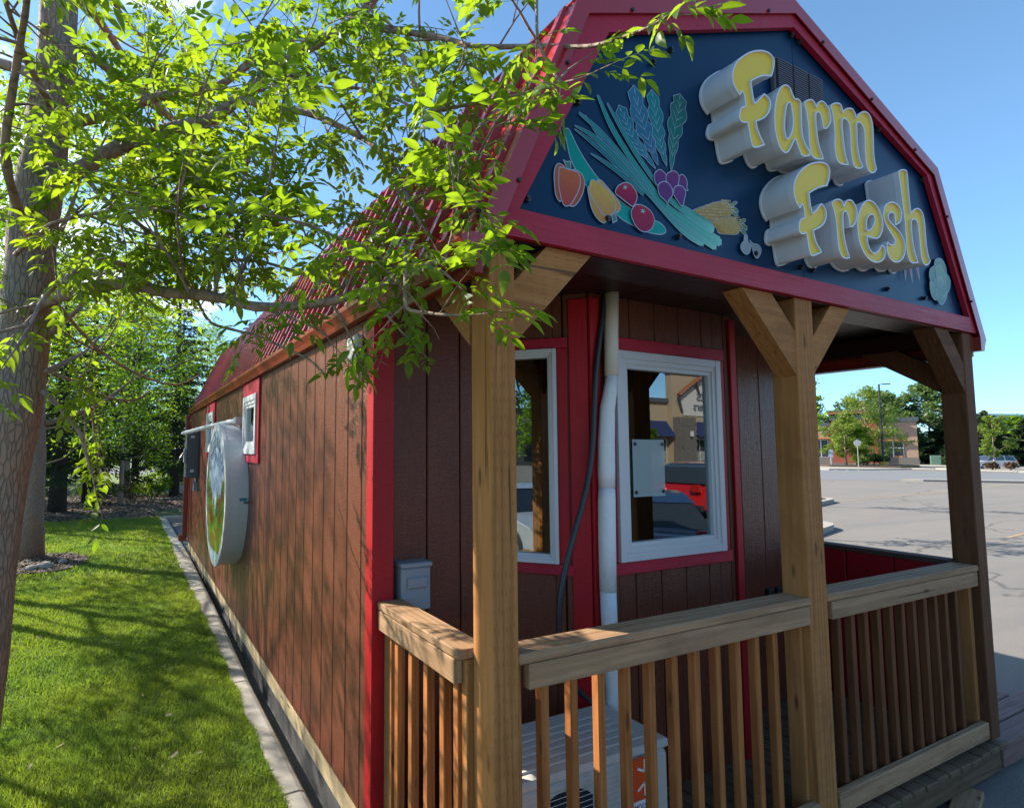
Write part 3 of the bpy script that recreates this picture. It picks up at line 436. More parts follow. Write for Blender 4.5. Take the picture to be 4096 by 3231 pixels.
# ---------------------------------------------------------------- farm stand (the red and brown barn-shaped stand)
stand = thing('farm_stand', 'brown barn shaped farm stand with red trim, gambrel roof and timber porch', 'shed')
YW, YB, YEND, YR = .907, .60, 10.0, .96
XW = -.045
def plank_wall(name, p0, p1, z0, z1, nrm, pitch, parent, holes=(), first=None, mat='siding'):
    """a wall of vertical planks between 2D points p0,p1; nrm outward normal; planks are separate parts"""
    p0, p1, nr = Vector(p0), Vector(p1), Vector(nrm).normalized()
    L = (p1-p0).length; t = (p1-p0)/L; th = .016
    back = MB()
    def corner(s, off, z): q = p0+t*s+nr*off; return (q.x, q.y, z)
    # backing (groove colour) with holes handled by splitting in pieces along s
    cuts = sorted({0.0, L, *[h[0] for h in holes], *[h[1] for h in holes]})
    for a, b in zip(cuts[:-1], cuts[1:]):
        spans = [(z0, z1)]
        for h in holes:
            if a >= h[0]-1e-6 and b <= h[1]+1e-6: spans = [(z0, h[2]), (h[3], z1)]
        for za, zb in spans:
            vs = [corner(a,-.05,za),corner(b,-.05,za),corner(b,-.006,za),corner(a,-.006,za),corner(a,-.05,zb),corner(b,-.05,zb),corner(b,-.006,zb),corner(a,-.006,zb)]
            back.add(vs, [(0,3,2,1),(4,5,6,7),(0,1,5,4),(1,2,6,5),(2,3,7,6),(3,0,4,7)])
    w = back.build(name, MAT['siding_dark'], parent)
    edges = [0.0]; s = pitch if first is None else first
    while s < L-.02: edges.append(s); s += pitch
    edges.append(L)
    for a, b in zip(edges[:-1], edges[1:]):
        aa, bb = a+.004, b-.004
        spans = [(z0, z1)]; mb = MB()
        segs = [(aa, bb, z0, z1)]
        for h in holes:
            new = []
            for (sa, sb, za, zb) in segs:
                if h[0] >= sb or h[1] <= sa: new.append((sa, sb, za, zb)); continue
                if sa < h[0]: new.append((sa, h[0], za, zb))
                if sb > h[1]: new.append((h[1], sb, za, zb))
                lo, hi = max(sa, h[0]), min(sb, h[1])
                if h[2] > za: new.append((lo, hi, za, h[2]))
                if h[3] < zb: new.append((lo, hi, h[3], zb))
            segs = new
        for (sa, sb, za, zb) in segs:
            if sb-sa < .004: continue
            c = p0+t*((sa+sb)/2); zc = (za+zb)/2; v = []
            for zz in (za, zb):
                for (s_, off) in ((sa,-.006),(sb,-.006),(sb,th-.004),(sb-.004,th),(sa+.004,th),(sa,th-.004)):
                    if sb-sa < .012: s_ = sa if s_ < (sa+sb)/2 else sb
                    q = corner(s_, off, zz); v.append((q[0]-c.x, q[1]-c.y, q[2]-zc))
            o = MB().add(v, [(0,1,2,3,4,5),(11,10,9,8,7,6)]+[(i,(i+1)%6,(i+1)%6+6,i+6) for i in range(6)]).build('siding_plank', MAT[mat], w); o.location = (c.x, c.y, zc)
    return w
def wall_window(parent, origin, t, nr, s0, s1, z0, z1, fr=.055, depth=.03, trim=.06, sash=.035, trim_top=None, trim_bot=None, trimmat='red', blind=False):
    """white window with glass, sash and red trim boards; s along t, 2D origin"""
    O, t, nr = Vector(origin), Vector(t).normalized(), Vector(nr).normalized()
    def Mx():
        return Matrix(((t.x, nr.x, 0, O.x), (t.y, nr.y, 0, O.y), (0, 0, 1, 0), (0,0,0,1)))
    MM = Mx()
    win = empty_part('window', parent)
    tt = trim if trim_top is None else trim_top; tb = trim if trim_bot is None else trim_bot
    def bd(name, a, b, c, d, y0, y1, mat, bev=.003):
        ca, cc = (a+b)/2, (c+d)/2
        o = MB().box(a-ca, b-ca, y0, y1, c-cc, d-cc, bev=bev).build(name, mat, win)
        o.matrix_world = MM @ Matrix.Translation((ca, 0, cc)); return o
    tm, tmh = MAT[trimmat], MAT['red_x']
    bd('trim_board', s0-trim, s0-.001, z0-.001, z1+.001, .012, .034, tm); bd('trim_board', s1+.001, s1+trim, z0-.001, z1+.001, .012, .034, tm)
    bd('trim_board', s0-trim-.004, s1+trim+.004, z1+.003, z1+tt, .012, .036, tmh); bd('trim_board', s0-trim-.02, s1+trim+.02, z0-tb, z0-.003, .012, .036, tmh)
    # stepped frame
    fm = MB()
    for k, (ins, y1) in enumerate(((0.0, .052), (fr*.45, .044), (fr*.75, .036))):
        e = fr*(.45 if k == 0 else .30 if k == 1 else .25)+.002
        a, b, c, d = s0+ins, s1-ins, z0+ins, z1-ins
        fm.box(a, a+e, -.03, y1, c, d, bev=.002); fm.box(b-e, b, -.03, y1, c, d, bev=.002)
        fm.box(a+e, b-e, -.03, y1-.0005, d-e, d, bev=.002); fm.box(a+e, b-e, -.03, y1-.0005, c, c+e, bev=.002)
    f = fm.build('frame', MAT['white_vinyl'], win); f.matrix_world = MM
    g = MB().box(s0+fr-.004, s1-fr+.004, .010, .014, z0+fr-.004, z1-fr+.004).build('glass_pane', MAT['glass'], win); g.matrix_world = MM
    cav = MB(); a, b, c, d = s0+fr-.01, s1-fr+.01, z0+fr-.01, z1-fr+.01; D = -.9
    if not blind:
        pass
    return win
# left side wall with two narrow windows
side = plank_wall('side_wall', (XW, YW+.045), (XW, YEND), -.13, 2.335, (-1, 0), .208, stand,
    holes=((3.66-YW-.045+.02, 4.30-YW-.045-.02, 1.63, 2.17), (6.66-YW-.045+.02, 7.36-YW-.045-.02, 1.63, 2.17)), first=.10)
for (a, b) in ((3.66, 4.30), (6.66, 7.36)):
    wall_window(stand, (XW, 0), (0, 1), (-1, 0), a, b, 1.61, 2.19, fr=.12, trim=.075, trim_top=.14, trim_bot=.085)
# walls on the porch side
YWL = .955
plank_wall('front_wall', (-.02, YWL), (.73, YWL), ZD, 2.52, (0, -1), .205, stand, first=.08)
cz0, cz1 = 1.055, 2.215
# chamfer wall of the bay with the left window
ch0, ch1 = Vector((.720, YWL)), Vector((1.075, YB)); chL = (ch1-ch0).length; cht = (ch1-ch0)/chL; chn = Vector((-.7071, -.7071))
plank_wall('bay_chamfer_wall', ch0, ch1, ZD, 2.52, chn, .27, stand, holes=((.04, chL-.185, cz0+.02, cz1-.02),), first=.37)
wall_window(stand, ch0, cht, chn, .018, chL-.165, cz0, cz1, fr=.045, trim=.055, trim_top=.06, trim_bot=.06)
# bay front wall with the right window
plank_wall('bay_front_wall', (1.075, YB), (2.285, YB), ZD, 2.52, (0, -1), .205, stand, holes=((.18, 1.04-.02, 1.08, 2.195),), first=.10)
wall_window(stand, (1.075, YB), (1, 0), (0, -1), .16, 1.04, 1.06, 2.213, fr=.095, trim=.055, trim_top=.075, trim_bot=.07)
plank_wall('bay_chamfer_wall', (2.285, YB), (2.645, YR), ZD, 2.52, (.7071, -.7071), .27, stand)
plank_wall('front_wall', (2.645, YR), (3.44, YR), ZD, 2.52, (0, -1), .255, stand, first=.24)
plank_wall('right_wall', (3.44, YR), (3.44, YEND), ZD, 2.5, (1, 0), .9, stand)
plank_wall('back_wall', (3.45, YEND), (XW, YEND), -.13, 2.5, (0, 1), .6, stand)
# inside: floor and ceiling so that the panes look into a dark room
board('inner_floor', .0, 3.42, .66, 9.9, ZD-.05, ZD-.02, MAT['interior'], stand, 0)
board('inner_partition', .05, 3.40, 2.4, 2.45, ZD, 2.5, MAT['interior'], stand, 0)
# corner trims
board('corner_trim', -.075, -.058, YW-.02, YW+.048, -.13, 2.335, MAT['red'], stand)
board('corner_trim', -.0745, .040, YW-.038, YWL-.02, ZD, 2.45, MAT['red'], stand)
board('corner_trim', -.075, -.058, YEND-.05, YEND+.01, -.13, 2.335, MAT['red'], stand)
o = board('corner_trim', 1.060, 1.130, YB-.036, YB-.018, ZD, 2.49, MAT['red'], stand)
o = MB().box(-.05, .05, -.009, .009, -1.33, 1.345, bev=.003).build('corner_trim', MAT['red'], stand); o.matrix_world = Matrix.Translation((1.027, .622, ZD+1.325)) @ Matrix.Rotation(R(-45), 4, 'Z')
board('corner_trim', 2.237, 2.295, YB-.036, YB-.018, ZD, 2.49, MAT['red'], stand)
board('skid_timber', -.055, -.01, YW+.01, YEND, -.262, -.134, MAT['skid'], stand)
board('shade_strip', -.045, -.02, YW+.01, YEND, ZA, -.264, MAT['asphalt_dark'], stand)  # added dark strip, stands in for the shaded asphalt below the timber
board('eave_plate', -.058, -.035, .2, YEND, 2.305, 2.335, MAT['skid'], stand)
# ceiling, header, side beams
for k in range(9):
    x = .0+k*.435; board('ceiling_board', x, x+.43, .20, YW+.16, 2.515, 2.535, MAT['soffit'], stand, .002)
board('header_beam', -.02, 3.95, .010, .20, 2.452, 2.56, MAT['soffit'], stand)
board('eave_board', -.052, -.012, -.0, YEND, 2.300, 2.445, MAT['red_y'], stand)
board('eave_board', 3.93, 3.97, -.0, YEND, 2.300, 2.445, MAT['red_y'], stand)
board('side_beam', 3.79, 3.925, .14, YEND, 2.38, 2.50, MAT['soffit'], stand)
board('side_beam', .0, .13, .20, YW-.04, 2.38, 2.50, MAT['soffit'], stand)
board('drip_strip', 3.90, 3.975, .14, YEND, 2.292, 2.299, MAT['white_vinyl'], stand, 0)
# roof: ribbed metal sheets on four slopes
PROF = [(-0.055, 2.409), (0.458, 3.519), (2.005, 4.085), (3.531, 3.499), (4.065, 2.409)]
def roof_panel(pa, pb, y0, y1, ridge=False):
    pa, pb = Vector(pa), Vector(pb); d = (pb-pa).normalized(); nn = Vector((-d.y, d.x)); 
    if nn.y < 0: nn = -nn
    L = (pb-pa).length
    # profile along y: flat with ribs every .19
    ys = []; y = y0
    while y < y1-.01:
        ys += [(y, 0), (y+.055, 0), (y+.068, .028), (y+.100, .028), (y+.113, 0)]
        ys += [(y+.145, 0), (y+.149, .004), (y+.157, .004), (y+.161, 0)]
        y += .19
    ys.append((y1, 0))
    V = []; F = []
    for (yy, h) in ys:
        for q in (pa, pb):
            p = q+nn*h; V.append((p.x, min(yy, y1), p.y))
    for i in range(len(ys)-1): F.append((2*i, 2*i+1, 2*i+3, 2*i+2))
    m = len(V)
    for (yy, h) in ys:
        for q in (pa, pb):
            p = q-nn*.012; V.append((p.x, min(yy, y1), p.y))
    for i in range(len(ys)-1): F.append((m+2*i, m+2*i+2, m+2*i+3, m+2*i+1))
    e = len(ys)-1
    for i in range(e): F.append((2*i, 2*i+2, m+2*i+2, m+2*i)); F.append((2*i+1, m+2*i+1, m+2*i+3, 2*i+3))
    F.append((0, m, m+1, 1)); F.append((2*e, 2*e+1, m+2*e+1, m+2*e))
    return mesh_obj('roof_panel', V, F, MAT['metal_red'], roof)
roof = empty_part('roof', stand)
for pa, pb in zip(PROF[:-1], PROF[1:]):
    y = -.03
    while y < 10.05:
        roof_panel(pa, pb, y, min(y+.95, 10.12)); y += .95
MB().tube([(0.458,-.02,3.522),(0.458,10.12,3.522)], .02, 6).build('knee_flashing', MAT['metal_red'], roof)
MB().tube([(3.531,-.02,3.502),(3.531,10.12,3.502)], .02, 6).build('knee_flashing', MAT['metal_red'], roof)
ax, az = PROF[2]
rc = MB(); rc.prism([(ax-.12,az-.032),(ax,az+.013),(ax+.12,az-.032),(ax+.12,az-.039),(ax,az+.005),(ax-.12,az-.039)], 'y', -.022, 10.12); rc.build('ridge_cap', MAT['metal_red'], roof)
# gable cap trim (folded metal on the front edge) and fascia boards
def offs(pts, d):
    """inward offset of an open polyline profile by d (towards the gable centre)"""
    P = [Vector(p) for p in pts]; out = []
    nrm = []
    for a, b in zip(P[:-1], P[1:]):
        t = (b-a).normalized(); nrm.append(Vector((t.y, -t.x)))
    for i, p in enumerate(P):
        if i == 0: n_ = nrm[0]; out.append(p+n_*d)
        elif i == len(P)-1: out.append(p+nrm[-1]*d)
        else:
            h = (nrm[i-1]+nrm[i]).normalized(); out.append(p+h*(d/max(.3, h.dot(nrm[i]))))
    return out
o0, o1 = offs(PROF, -.012), offs(PROF, .060)
for i in range(4):
    m = MB(); m.prism([o0[i], o0[i+1], o1[i+1], o1[i]], 'y', -.034, -.028)      # face
    m.prism([o0[i], o0[i+1], offs(PROF, -.004)[i+1], offs(PROF, -.004)[i]], 'y', -.0275, .10)   # top return
    cp = m.build('gable_cap', MAT['metal_red'], roof)
    a, b = Vector(o1[i]), Vector(o1[i+1]); nsc = max(2, int((b-a).length/.42))
    for k in range(nsc):
        q = a+(b-a)*((k+.5)/nsc); nn = (Vector(PROF[2])-q).normalized()
        MB().tube([(q.x, -.042, q.y+.012), (q.x, -.030, q.y+.012)], .009, 6).build('screw', MAT['black'], cp)
f0, f1 = offs(PROF, .050), offs(PROF, .168)
fa = [Vector((0.002, 2.455)), f0[1], f0[2], f0[3], Vector((3.994, 2.457))]
fb = [Vector((0.139, 2.566)), Vector((0.629, 3.442)), Vector((2.01, 3.953)), Vector((3.426, 3.444)), Vector((3.89, 2.556))]
for i in range(4):
    m = MB(); m.prism([fa[i], fa[i+1], fb[i+1], fb[i]], 'y', -.018, .008); m.build('gable_fascia', MAT['red_x'], stand)
    m = MB(); a, b = fb[i], fb[i+1]; c, d = fa[i], fa[i+1]
    m.prism([a+(c-a)*.9, b+(d-b)*.9, b+(d-b)*.55, a+(c-a)*.55], 'y', .0085, .034); m.build('fascia_reveal', MAT['reveal'], stand)
m = MB(); m.prism([(fa[0].x+.004, fa[0].y), (fa[4].x-.004, fa[4].y), (fb[4].x+.03, fb[4].y), (fb[0].x-.03, fb[0].y)], 'y', -.0195, .0065); m.build('gable_fascia', MAT['red_x'], stand)
# gable wall behind the sign, closing the attic
m = MB(); m.prism([(.03,2.50),(.52,3.44),(ax,4.01),(3.47,3.44),(3.95,2.50)], 'y', .035, .075); m.build('gable_wall', MAT['siding'], stand)
m = MB(); m.prism([(.0,2.43),(.50,3.45),(ax,4.02),(3.49,3.45),(3.98,2.43)], 'y', 10.02, 10.06); m.build('gable_wall', MAT['siding'], stand)
board('attic_floor', .0, 3.92, .95, 10.0, 2.54, 2.57, MAT['soffit'], stand, 0)
# gutters (K-profile) and downspout
def gutter(x_in, sgn, y0, y1):
    pr = [(x_in, 2.432), (x_in, 2.338), (x_in+sgn*0.0496, 2.338), (x_in+sgn*0.0592, 2.368), (x_in+sgn*0.0704, 2.392), (x_in+sgn*0.0784, 2.408), (x_in+sgn*0.0784, 2.434), (x_in+sgn*0.0704, 2.434), (x_in+sgn*0.0704, 2.412), (x_in+sgn*0.0512, 2.35), (x_in+sgn*0.0048, 2.345), (x_in+sgn*0.0048, 2.432)]
    m = MB(); m.prism(pr, 'y', y0, y1); g = m.build('gutter', MAT['gutter'], stand)
    e = MB(); e.prism(pr[:7], 'y', y0-.003, y0-.0005); e.build('gutter_end', MAT['metal_red'], g); return g
gutter(-.054, -1, -.035, 10.08); gutter(3.974, 1, -.035, 10.08)
ds = MB(); ds.box(-.20, -.11, 9.66, 9.74, .0, 2.30, bev=.012); ds.box(-.26,-.12, 9.655, 9.745, -.06, .05, bev=.012); ds.build('downspout', MAT['gutter'], stand)
# posts, braces
PW = .130
def post(x0, y0=0.0, z1=2.455, label=None, w=PW, mat='post_z'):
    o = MB().box(-w/2, w/2, -PW/2, PW/2, -1.31, 1.31, bev=.005).build('post', MAT[mat], stand)
    o.location = (x0+w/2, y0+PW/2, z1-1.31); 
    if label: o['label'] = label
    return o
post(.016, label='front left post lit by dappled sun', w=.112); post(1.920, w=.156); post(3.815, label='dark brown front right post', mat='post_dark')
def brace(p_post, p_top, w=.085, dpt=.085, plane='x', at=0.0, mat=None):
    """diagonal brace: outer edge from p_post (s,z) to p_top (s,z); square section, vertical/horizontal end cuts"""
    (s0, z0), (s1, z1) = p_post, p_top
    sg = 1 if s1 > s0 else -1
    dx, dz = abs(s1-s0), z1-z0; L = math.hypot(dx, dz); h = w*L/dx; k = w*L/dz   # vertical cut length, horizontal cut length
    poly = [(s0, z0), (s1, z1), (s1-sg*k, z1), (s0, z0+h)]
    cs, cz = sum(p[0] for p in poly)/4, sum(p[1] for p in poly)/4
    m = MB(); pl = [(p[0]-cs, p[1]-cz) for p in poly]
    if plane == 'x': m.prism(pl, 'y', -dpt/2, dpt/2)
    else: m.prism(pl, 'x', -dpt/2, dpt/2)
    o = m.build('brace', MAT[mat or ('post_x' if plane == 'x' else 'post_y')], stand)
    o.location = (cs, at+dpt/2, cz) if plane == 'x' else (at+dpt/2, cs, cz)
    return o
brace((.126, 2.055), (.520, 2.452), w=.165, dpt=.10, at=.006)
brace((1.92, 2.045), (1.497, 2.452), w=.165, dpt=.10, at=.006)
brace((2.076, 2.065), (2.452, 2.452), w=.135, dpt=.10, at=.006)
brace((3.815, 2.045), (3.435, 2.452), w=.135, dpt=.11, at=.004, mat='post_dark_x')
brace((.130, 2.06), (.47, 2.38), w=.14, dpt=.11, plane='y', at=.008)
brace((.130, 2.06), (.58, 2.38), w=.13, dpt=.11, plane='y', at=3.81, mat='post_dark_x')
# deck
for k in range(29):
    x = -.01+k*.138
    board('deck_board', x, x+.126, -.026-random.random()*.012, 1.02, ZD-.036, ZD-random.random()*.002, MAT['deckw_y'], stand, .007)
board('rim_joist', -.0, 3.96, .012, .05, -.375, ZD-.038, MAT['deckw_x'], stand)
board('rim_joist', -.0, .04, .051, 1.0, -.375, ZD-.038, MAT['deckw_y'], stand)
board('rim_joist', 3.925, 3.96, .051, 1.0, -.375, ZD-.038, MAT['deckw_y'], stand)
for x in (.2, 2.0, 3.70): board('skid_block', x, x+.24, .10, .35, ZA, -.377, MAT['deckw_x'], stand)
# railings
def railing(x0, x1, xs, bal='baluster'):
    r = empty_part('railing', stand)
    board('cap_rail', x0, x1, -.001, .132, .892, .929, MAT['rail_x'], r, .006)
    board('top_rail', x0+.045, x1-.018, .0, .036, .800, .890, MAT['rail_x'], r, .003)
    board('bottom_rail', x0+.03, x1-.012, -.002, .036, -.144, -.043, MAT['rail_x'], r, .005)
    board('nailer', x0+.002, x0+.040, .040, .118, ZD, .890, MAT['post_z'], r, .003)
    board('nailer', x1-.042, x1-.003, .040, .118, ZD, .890, MAT['post_z'], r, .003)
    for x in xs: board('baluster', x-.0185, x+.0185, .0385, .0755, -.160+random.random()*.01, .868-random.random()*.02, MAT[bal], r, .003)
    return r
railing(.127, 1.939, [.275+.1415*k for k in range(11)])
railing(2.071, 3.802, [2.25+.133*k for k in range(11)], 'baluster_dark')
r = empty_part('railing', stand)
board('cap_rail', -.048, .088, .131, YW-.04, .892, .929, MAT['rail_y'], r, .006)
board('top_rail', -.047, -.011, .160, YW-.045, .800, .890, MAT['rail_y'], r, .003)
board('bottom_rail', -.047, -.011, .133, YW-.05, -.144, -.043, MAT['rail_y'], r, .005)
board('nailer', -.010, .06, .132, .168, ZD, .890, MAT['post_z'], r, .003)
board('nailer', -.010, .06, YW-.125, YW-.042, ZD, .890, MAT['post_z'], r, .003)
for y in (.215, .32, .455, .595, .735): board('baluster', -.008, .029, y-.0185, y+.0185, ZD+.02, .865, MAT['baluster'], r, .003)
# low red half wall on the right side with its brown cap
plank_wall('half_wall', (3.80, .14), (3.80, 1.9), ZD, .905, (-1, 0), .30, stand, mat='red')
board('half_wall_cap', 3.775, 3.90, .135, 1.92, .9055, .940, m_wood('dark_cap_wood', (.14,.075,.05), (.10,.05,.035), 'y'), stand)
board('half_wall_back', 3.852, 3.868, .14, 1.9, ZD, .904, MAT['siding'], stand, 0)
# clear sheet with four clips on the right window
po = thing('notice_sheet', 'blank pale sheet held by four dark clips on the right porch window', 'sheet')
ps = N('clear_sheet'); pb = ps.set((.50,.62,.62), .25, spec=.5)
ps_t = ps.new('BsdfTransparent'); ps_m = ps.new('MixShader'); ps_m.inputs[0].default_value = .42
ps.l.new(ps_t.outputs[0], ps_m.inputs[1]); ps.l.new(ps.b.outputs[0], ps_m.inputs[2]); ps.l.new(ps_m.outputs[0], ps.out.inputs[0])
px0, px1, pz0, pz1 = 1.372, 1.625, 1.402, 1.721
MB().box(px0, px1, YB-.022, YB-.020, pz0, pz1).build('sheet', pb, po)
for x in (px0+.018, px1-.018):
    for z in (pz0+.025, pz1-.025):
        MB().box(-.008, .008, -.003, .003, -.008, .008, M=Matrix.Translation((x, YB-.026, z)) @ Matrix.Rotation(R(45), 4, 'Y')).build('clip', MAT['black'], po)

# ---------------------------------------------------------------- gable signboard with letters, mural and vent
sign = thing('shop_sign', 'navy gable signboard with raised yellow Farm Fresh letters and painted vegetables', 'sign')
panel = MB(); panel.prism([(.10,2.57),(.63,3.46),(2.046,3.985),(2.046,2.57)], 'y', .018, .030); panel.build('sign_panel', MAT['navy'], sign)
panel = MB(); panel.prism([(2.050,2.57),(2.050,3.985),(3.465,3.455),(3.935,2.57)], 'y', .018, .030); panel.build('sign_panel', MAT['navy'], sign)
def letter(name, loops):
    L = [catmull(lp, True, 4) for lp in loops]
    root = empty_part('letter', sign, 'letter '+name[0])
    YF, YBK = -.143, .018
    c = sum(L[0], Vector((0,0)))/len(L[0])
    # side returns + back
    m = MB()
    for lp in L:
        n_ = len(lp)
        m.add([(p.x, YF, p.y) for p in lp]+[(p.x, YBK-.004, p.y) for p in lp], [(i, (i+1)%n_, (i+1)%n_+n_, i+n_) for i in range(n_)])
    m.build('letter_return', MAT['letter_side'], root, smooth=False)
    # offset loop for face (inner) and trim lip
    def off(lp, d, hole):
        n_ = len(lp); area = sum(lp[i].x*lp[(i+1)%n_].y-lp[(i+1)%n_].x*lp[i].y for i in range(n_))
        sg = (1 if area > 0 else -1)*(-1 if hole else 1); out = []
        for i in range(n_):
            t = lp[(i+1)%n_]-lp[i-1]; t = t.normalized() if t.length > 1e-9 else Vector((1,0))
            out.append(lp[i]+Vector((-t.y, t.x))*sg*d)
        return out
    tr = MB()
    for k, lp in enumerate(L):
        a, b = off(lp, -.0025, k > 0), off(lp, .0045, k > 0); n_ = len(lp)
        vs = [(p.x, YF+.022, p.y) for p in a]+[(p.x, YF-.006, p.y) for p in a]+[(p.x, YF-.006, p.y) for p in b]+[(p.x, YF+.006, p.y) for p in b]
        fs = []
        for i in range(n_):
            j = (i+1)%n_
            for q in range(3): fs.append((q*n_+i, q*n_+j, (q+1)*n_+j, (q+1)*n_+i))
        tr.add(vs, fs)
    tr.build('letter_trim', MAT['letter_trim'], root)
    v, f = fill_poly([off(lp, .001, k > 0) for k, lp in enumerate(L)], YF+.004)
    mesh_obj('letter_face', v, f, MAT['letter_face'], root)
    v, f = fill_poly(L, YBK-.004); mesh_obj('letter_back', v, f, MAT['letter_side'], root)
    bk = MB()
    for k, lp in enumerate(L):
        a, b = off(lp, -.006, k > 0), off(lp, .001, k > 0); n_ = len(lp)
        bk.add([(p.x, YBK-.012, p.y) for p in a]+[(p.x, YBK-.004, p.y) for p in a]+[(p.x, YBK-.012, p.y) for p in b], [(i,(i+1)%n_,(i+1)%n_+n_,i+n_) for i in range(n_)]+[(i,(i+1)%n_,(i+1)%n_+2*n_,i+2*n_) for i in range(n_)])
    bk.build('letter_flange', MAT['letter_trim'], root)
for nm, loops in LETTERS.items(): letter(nm, loops)
# painted vegetables: thin paint layers on the panel
def paint_patch(name, col, col2, pts, depth):
    lp = catmull(pts, True, 4); y = .0178-.00035*depth
    v, f = fill_poly([lp], y)
    zs = [p[2] for p in v]; z0, z1 = min(zs), max(zs); cx = sum(p[0] for p in v)/len(v)
    cols = []
    for p in v:
        k = (p[2]-z0)/(z1-z0+1e-6); cols.append(tuple(min(.9, 1.35*(col2[i]*(1-k)+col[i]*k)) for i in range(3))+(1,))
    o = mesh_obj(name, v, f, MAT['mural'], mural, colors=cols)
    outline(lp, y-.0002, .0042 if 'star' not in name else .001, o)
    return o
def outline(lp, y, w, parent, closed=True, wz=None):
    n_ = len(lp); V = []; F = []
    for i in range(n_):
        a = lp[i-1] if (closed or i > 0) else lp[i]; b = lp[(i+1)%n_] if (closed or i < n_-1) else lp[i]
        t = (b-a); t = t.normalized() if t.length > 1e-9 else Vector((1,0)); nn = Vector((-t.y, t.x))*w/2
        V += [(lp[i].x+nn.x, y, lp[i].y+nn.y), (lp[i].x-nn.x, y, lp[i].y-nn.y)]
    for i in range(n_ if closed else n_-1):
        j = (i+1)%n_; F.append((2*i, 2*j, 2*j+1, 2*i+1))
    return mesh_obj('painted_outline', V, F, MAT['mural_line'], parent)
mural = empty_part('mural', sign)
dep = 1
def strip_paint(name, st, colA, colB, lobes=0):
    global dep
    C2 = catmull([(a, b) for a, b, w in st], False, 8); Wd = []
    for i in range(len(st)-1):
        for k in range(8): Wd.append(st[i][2]*(1-k/8)+st[i+1][2]*k/8)
    Wd.append(st[-1][2]); n_ = len(C2); Lf = []; Rt = []; cL = []
    for i, p in enumerate(C2):
        t = (C2[min(i+1, n_-1)]-C2[max(i-1, 0)]).normalized(); nn = Vector((-t.y, t.x)); u_ = i/(n_-1)
        w = Wd[i]*.5
        if lobes: w *= (.72+.34*abs(math.sin(u_*math.pi*lobes)))*(1 if u_ < .9 else (1-u_)*10+.15)
        elif name == 'leek' and u_ > .97: w *= .6
        Lf.append(p+nn*w); Rt.append(p-nn*w); 
        cL.append(tuple(1.5*(colA[q]*(1-u_**3)+colB[q]*u_**3) for q in range(3))+(1,))
    y = .0178-.00035*dep; V = []; F = []; cols = []
    for i in range(n_): V += [(Lf[i].x, y, Lf[i].y), (Rt[i].x, y, Rt[i].y)]; cols += [cL[i], cL[i]]
    for i in range(n_-1): F.append((2*i, 2*i+2, 2*i+3, 2*i+1))
    o = mesh_obj(name, V, F, MAT['mural'], mural, colors=cols)
    outline(Lf+Rt[::-1], y-.0002, .0014 if not lobes else .0026, o); outline(C2, y-.0002, .0011, o, closed=False)
    if lobes:
        for k in range(2, lobes*2):
            i = int(k/(lobes*2)*(n_-1)); 
            for S_ in (Lf, Rt):
                j = min(n_-1, i+5); outline([C2[i], (C2[i]*.4+S_[j]*.6)], y-.0002, .002, o, closed=False)
    dep += 1
kc = [((.01,.12,.17), (.01,.10,.14)), ((.01,.13,.15), (.0,.15,.15)), ((.02,.10,.17), (.02,.12,.18)), ((.01,.11,.10), (.01,.08,.06))]; ki = 0
m0 = MURAL[0]; paint_patch(m0[0], m0[1], m0[2], m0[3], dep); dep += 1
for nm, col, col2, pts in MURAL:
    if nm in ('corn', 'husk'): paint_patch(nm, col, col2, pts, dep); dep += 1
for nm, st in STRIPS:
    if nm == 'kale': strip_paint(nm, st, *kc[ki], lobes=5); ki += 1
tc = [((.0,.15,.15),(.16,.45,.36)), ((.0,.17,.15),(.16,.46,.36)), ((.01,.15,.16),(.18,.46,.36)), ((.0,.13,.13),(.15,.42,.33)), ((.0,.11,.12),(.0,.14,.13)), ((.0,.10,.13),(.0,.12,.13)), ((.0,.13,.16),(.0,.14,.15))]; ki = 0
for nm, st in reversed([s for s in STRIPS if s[0] == 'leek']):
    strip_paint(nm, st, *tc[6-ki]); ki += 1
for nm, col, col2, pts in MURAL[1:]:
    if nm not in ('corn', 'husk'): paint_patch(nm, col, col2, pts, dep); dep += 1
# corn kernels
for nm, col, col2, pts in MURAL:
    if nm == 'corn':
        xs = [p[0] for p in pts]; zs = [p[1] for p in pts]; x0, x1, z0, z1 = min(xs), max(xs), min(zs), max(zs); lp = [Vector(p[:2]) for p in pts]
        def inside(p):
            c_ = False; n_ = len(lp)
            for i in range(n_):
                a, b = lp[i], lp[i-1]
                if (a.y > p.y) != (b.y > p.y) and p.x < (b.x-a.x)*(p.y-a.y)/(b.y-a.y)+a.x: c_ = not c_
            return c_
        V = []; F = []; cols = []; y = .0178-.00035*(dep+1); rows = 9
        for i in range(rows):
            for k in range(24):
                u_ = (k+.5)/24; zc_ = z0+(z1-z0)*(i+.5)/rows+(u_-.5)*(z1-z0)*.35; p = Vector((x0+(x1-x0)*u_, zc_))
                if not inside(p): continue
                w, h = (x1-x0)/24*.38, (z1-z0)/rows*.36; b = len(V); s_ = random.random()
                V += [(p.x-w, y, p.y-h*.6), (p.x, y, p.y-h), (p.x+w, y, p.y-h*.6), (p.x+w, y, p.y+h*.6), (p.x, y, p.y+h), (p.x-w, y, p.y+h*.6)]; F.append(tuple(range(b, b+6)))
                cols += [(.5+.15*s_, .36+.16*s_, .12+.2*s_*s_, 1)]*6
        o = mesh_obj('corn_kernels', V, F, MAT['mural'], mural, colors=cols)
# beet ring and garlic roots
outline([Vector((3.545+.10*math.cos(a), 2.80+.135*math.sin(a))) for a in np.linspace(math.pi*1.02, math.pi*1.98, 20)], .010, .003, mural, closed=False)
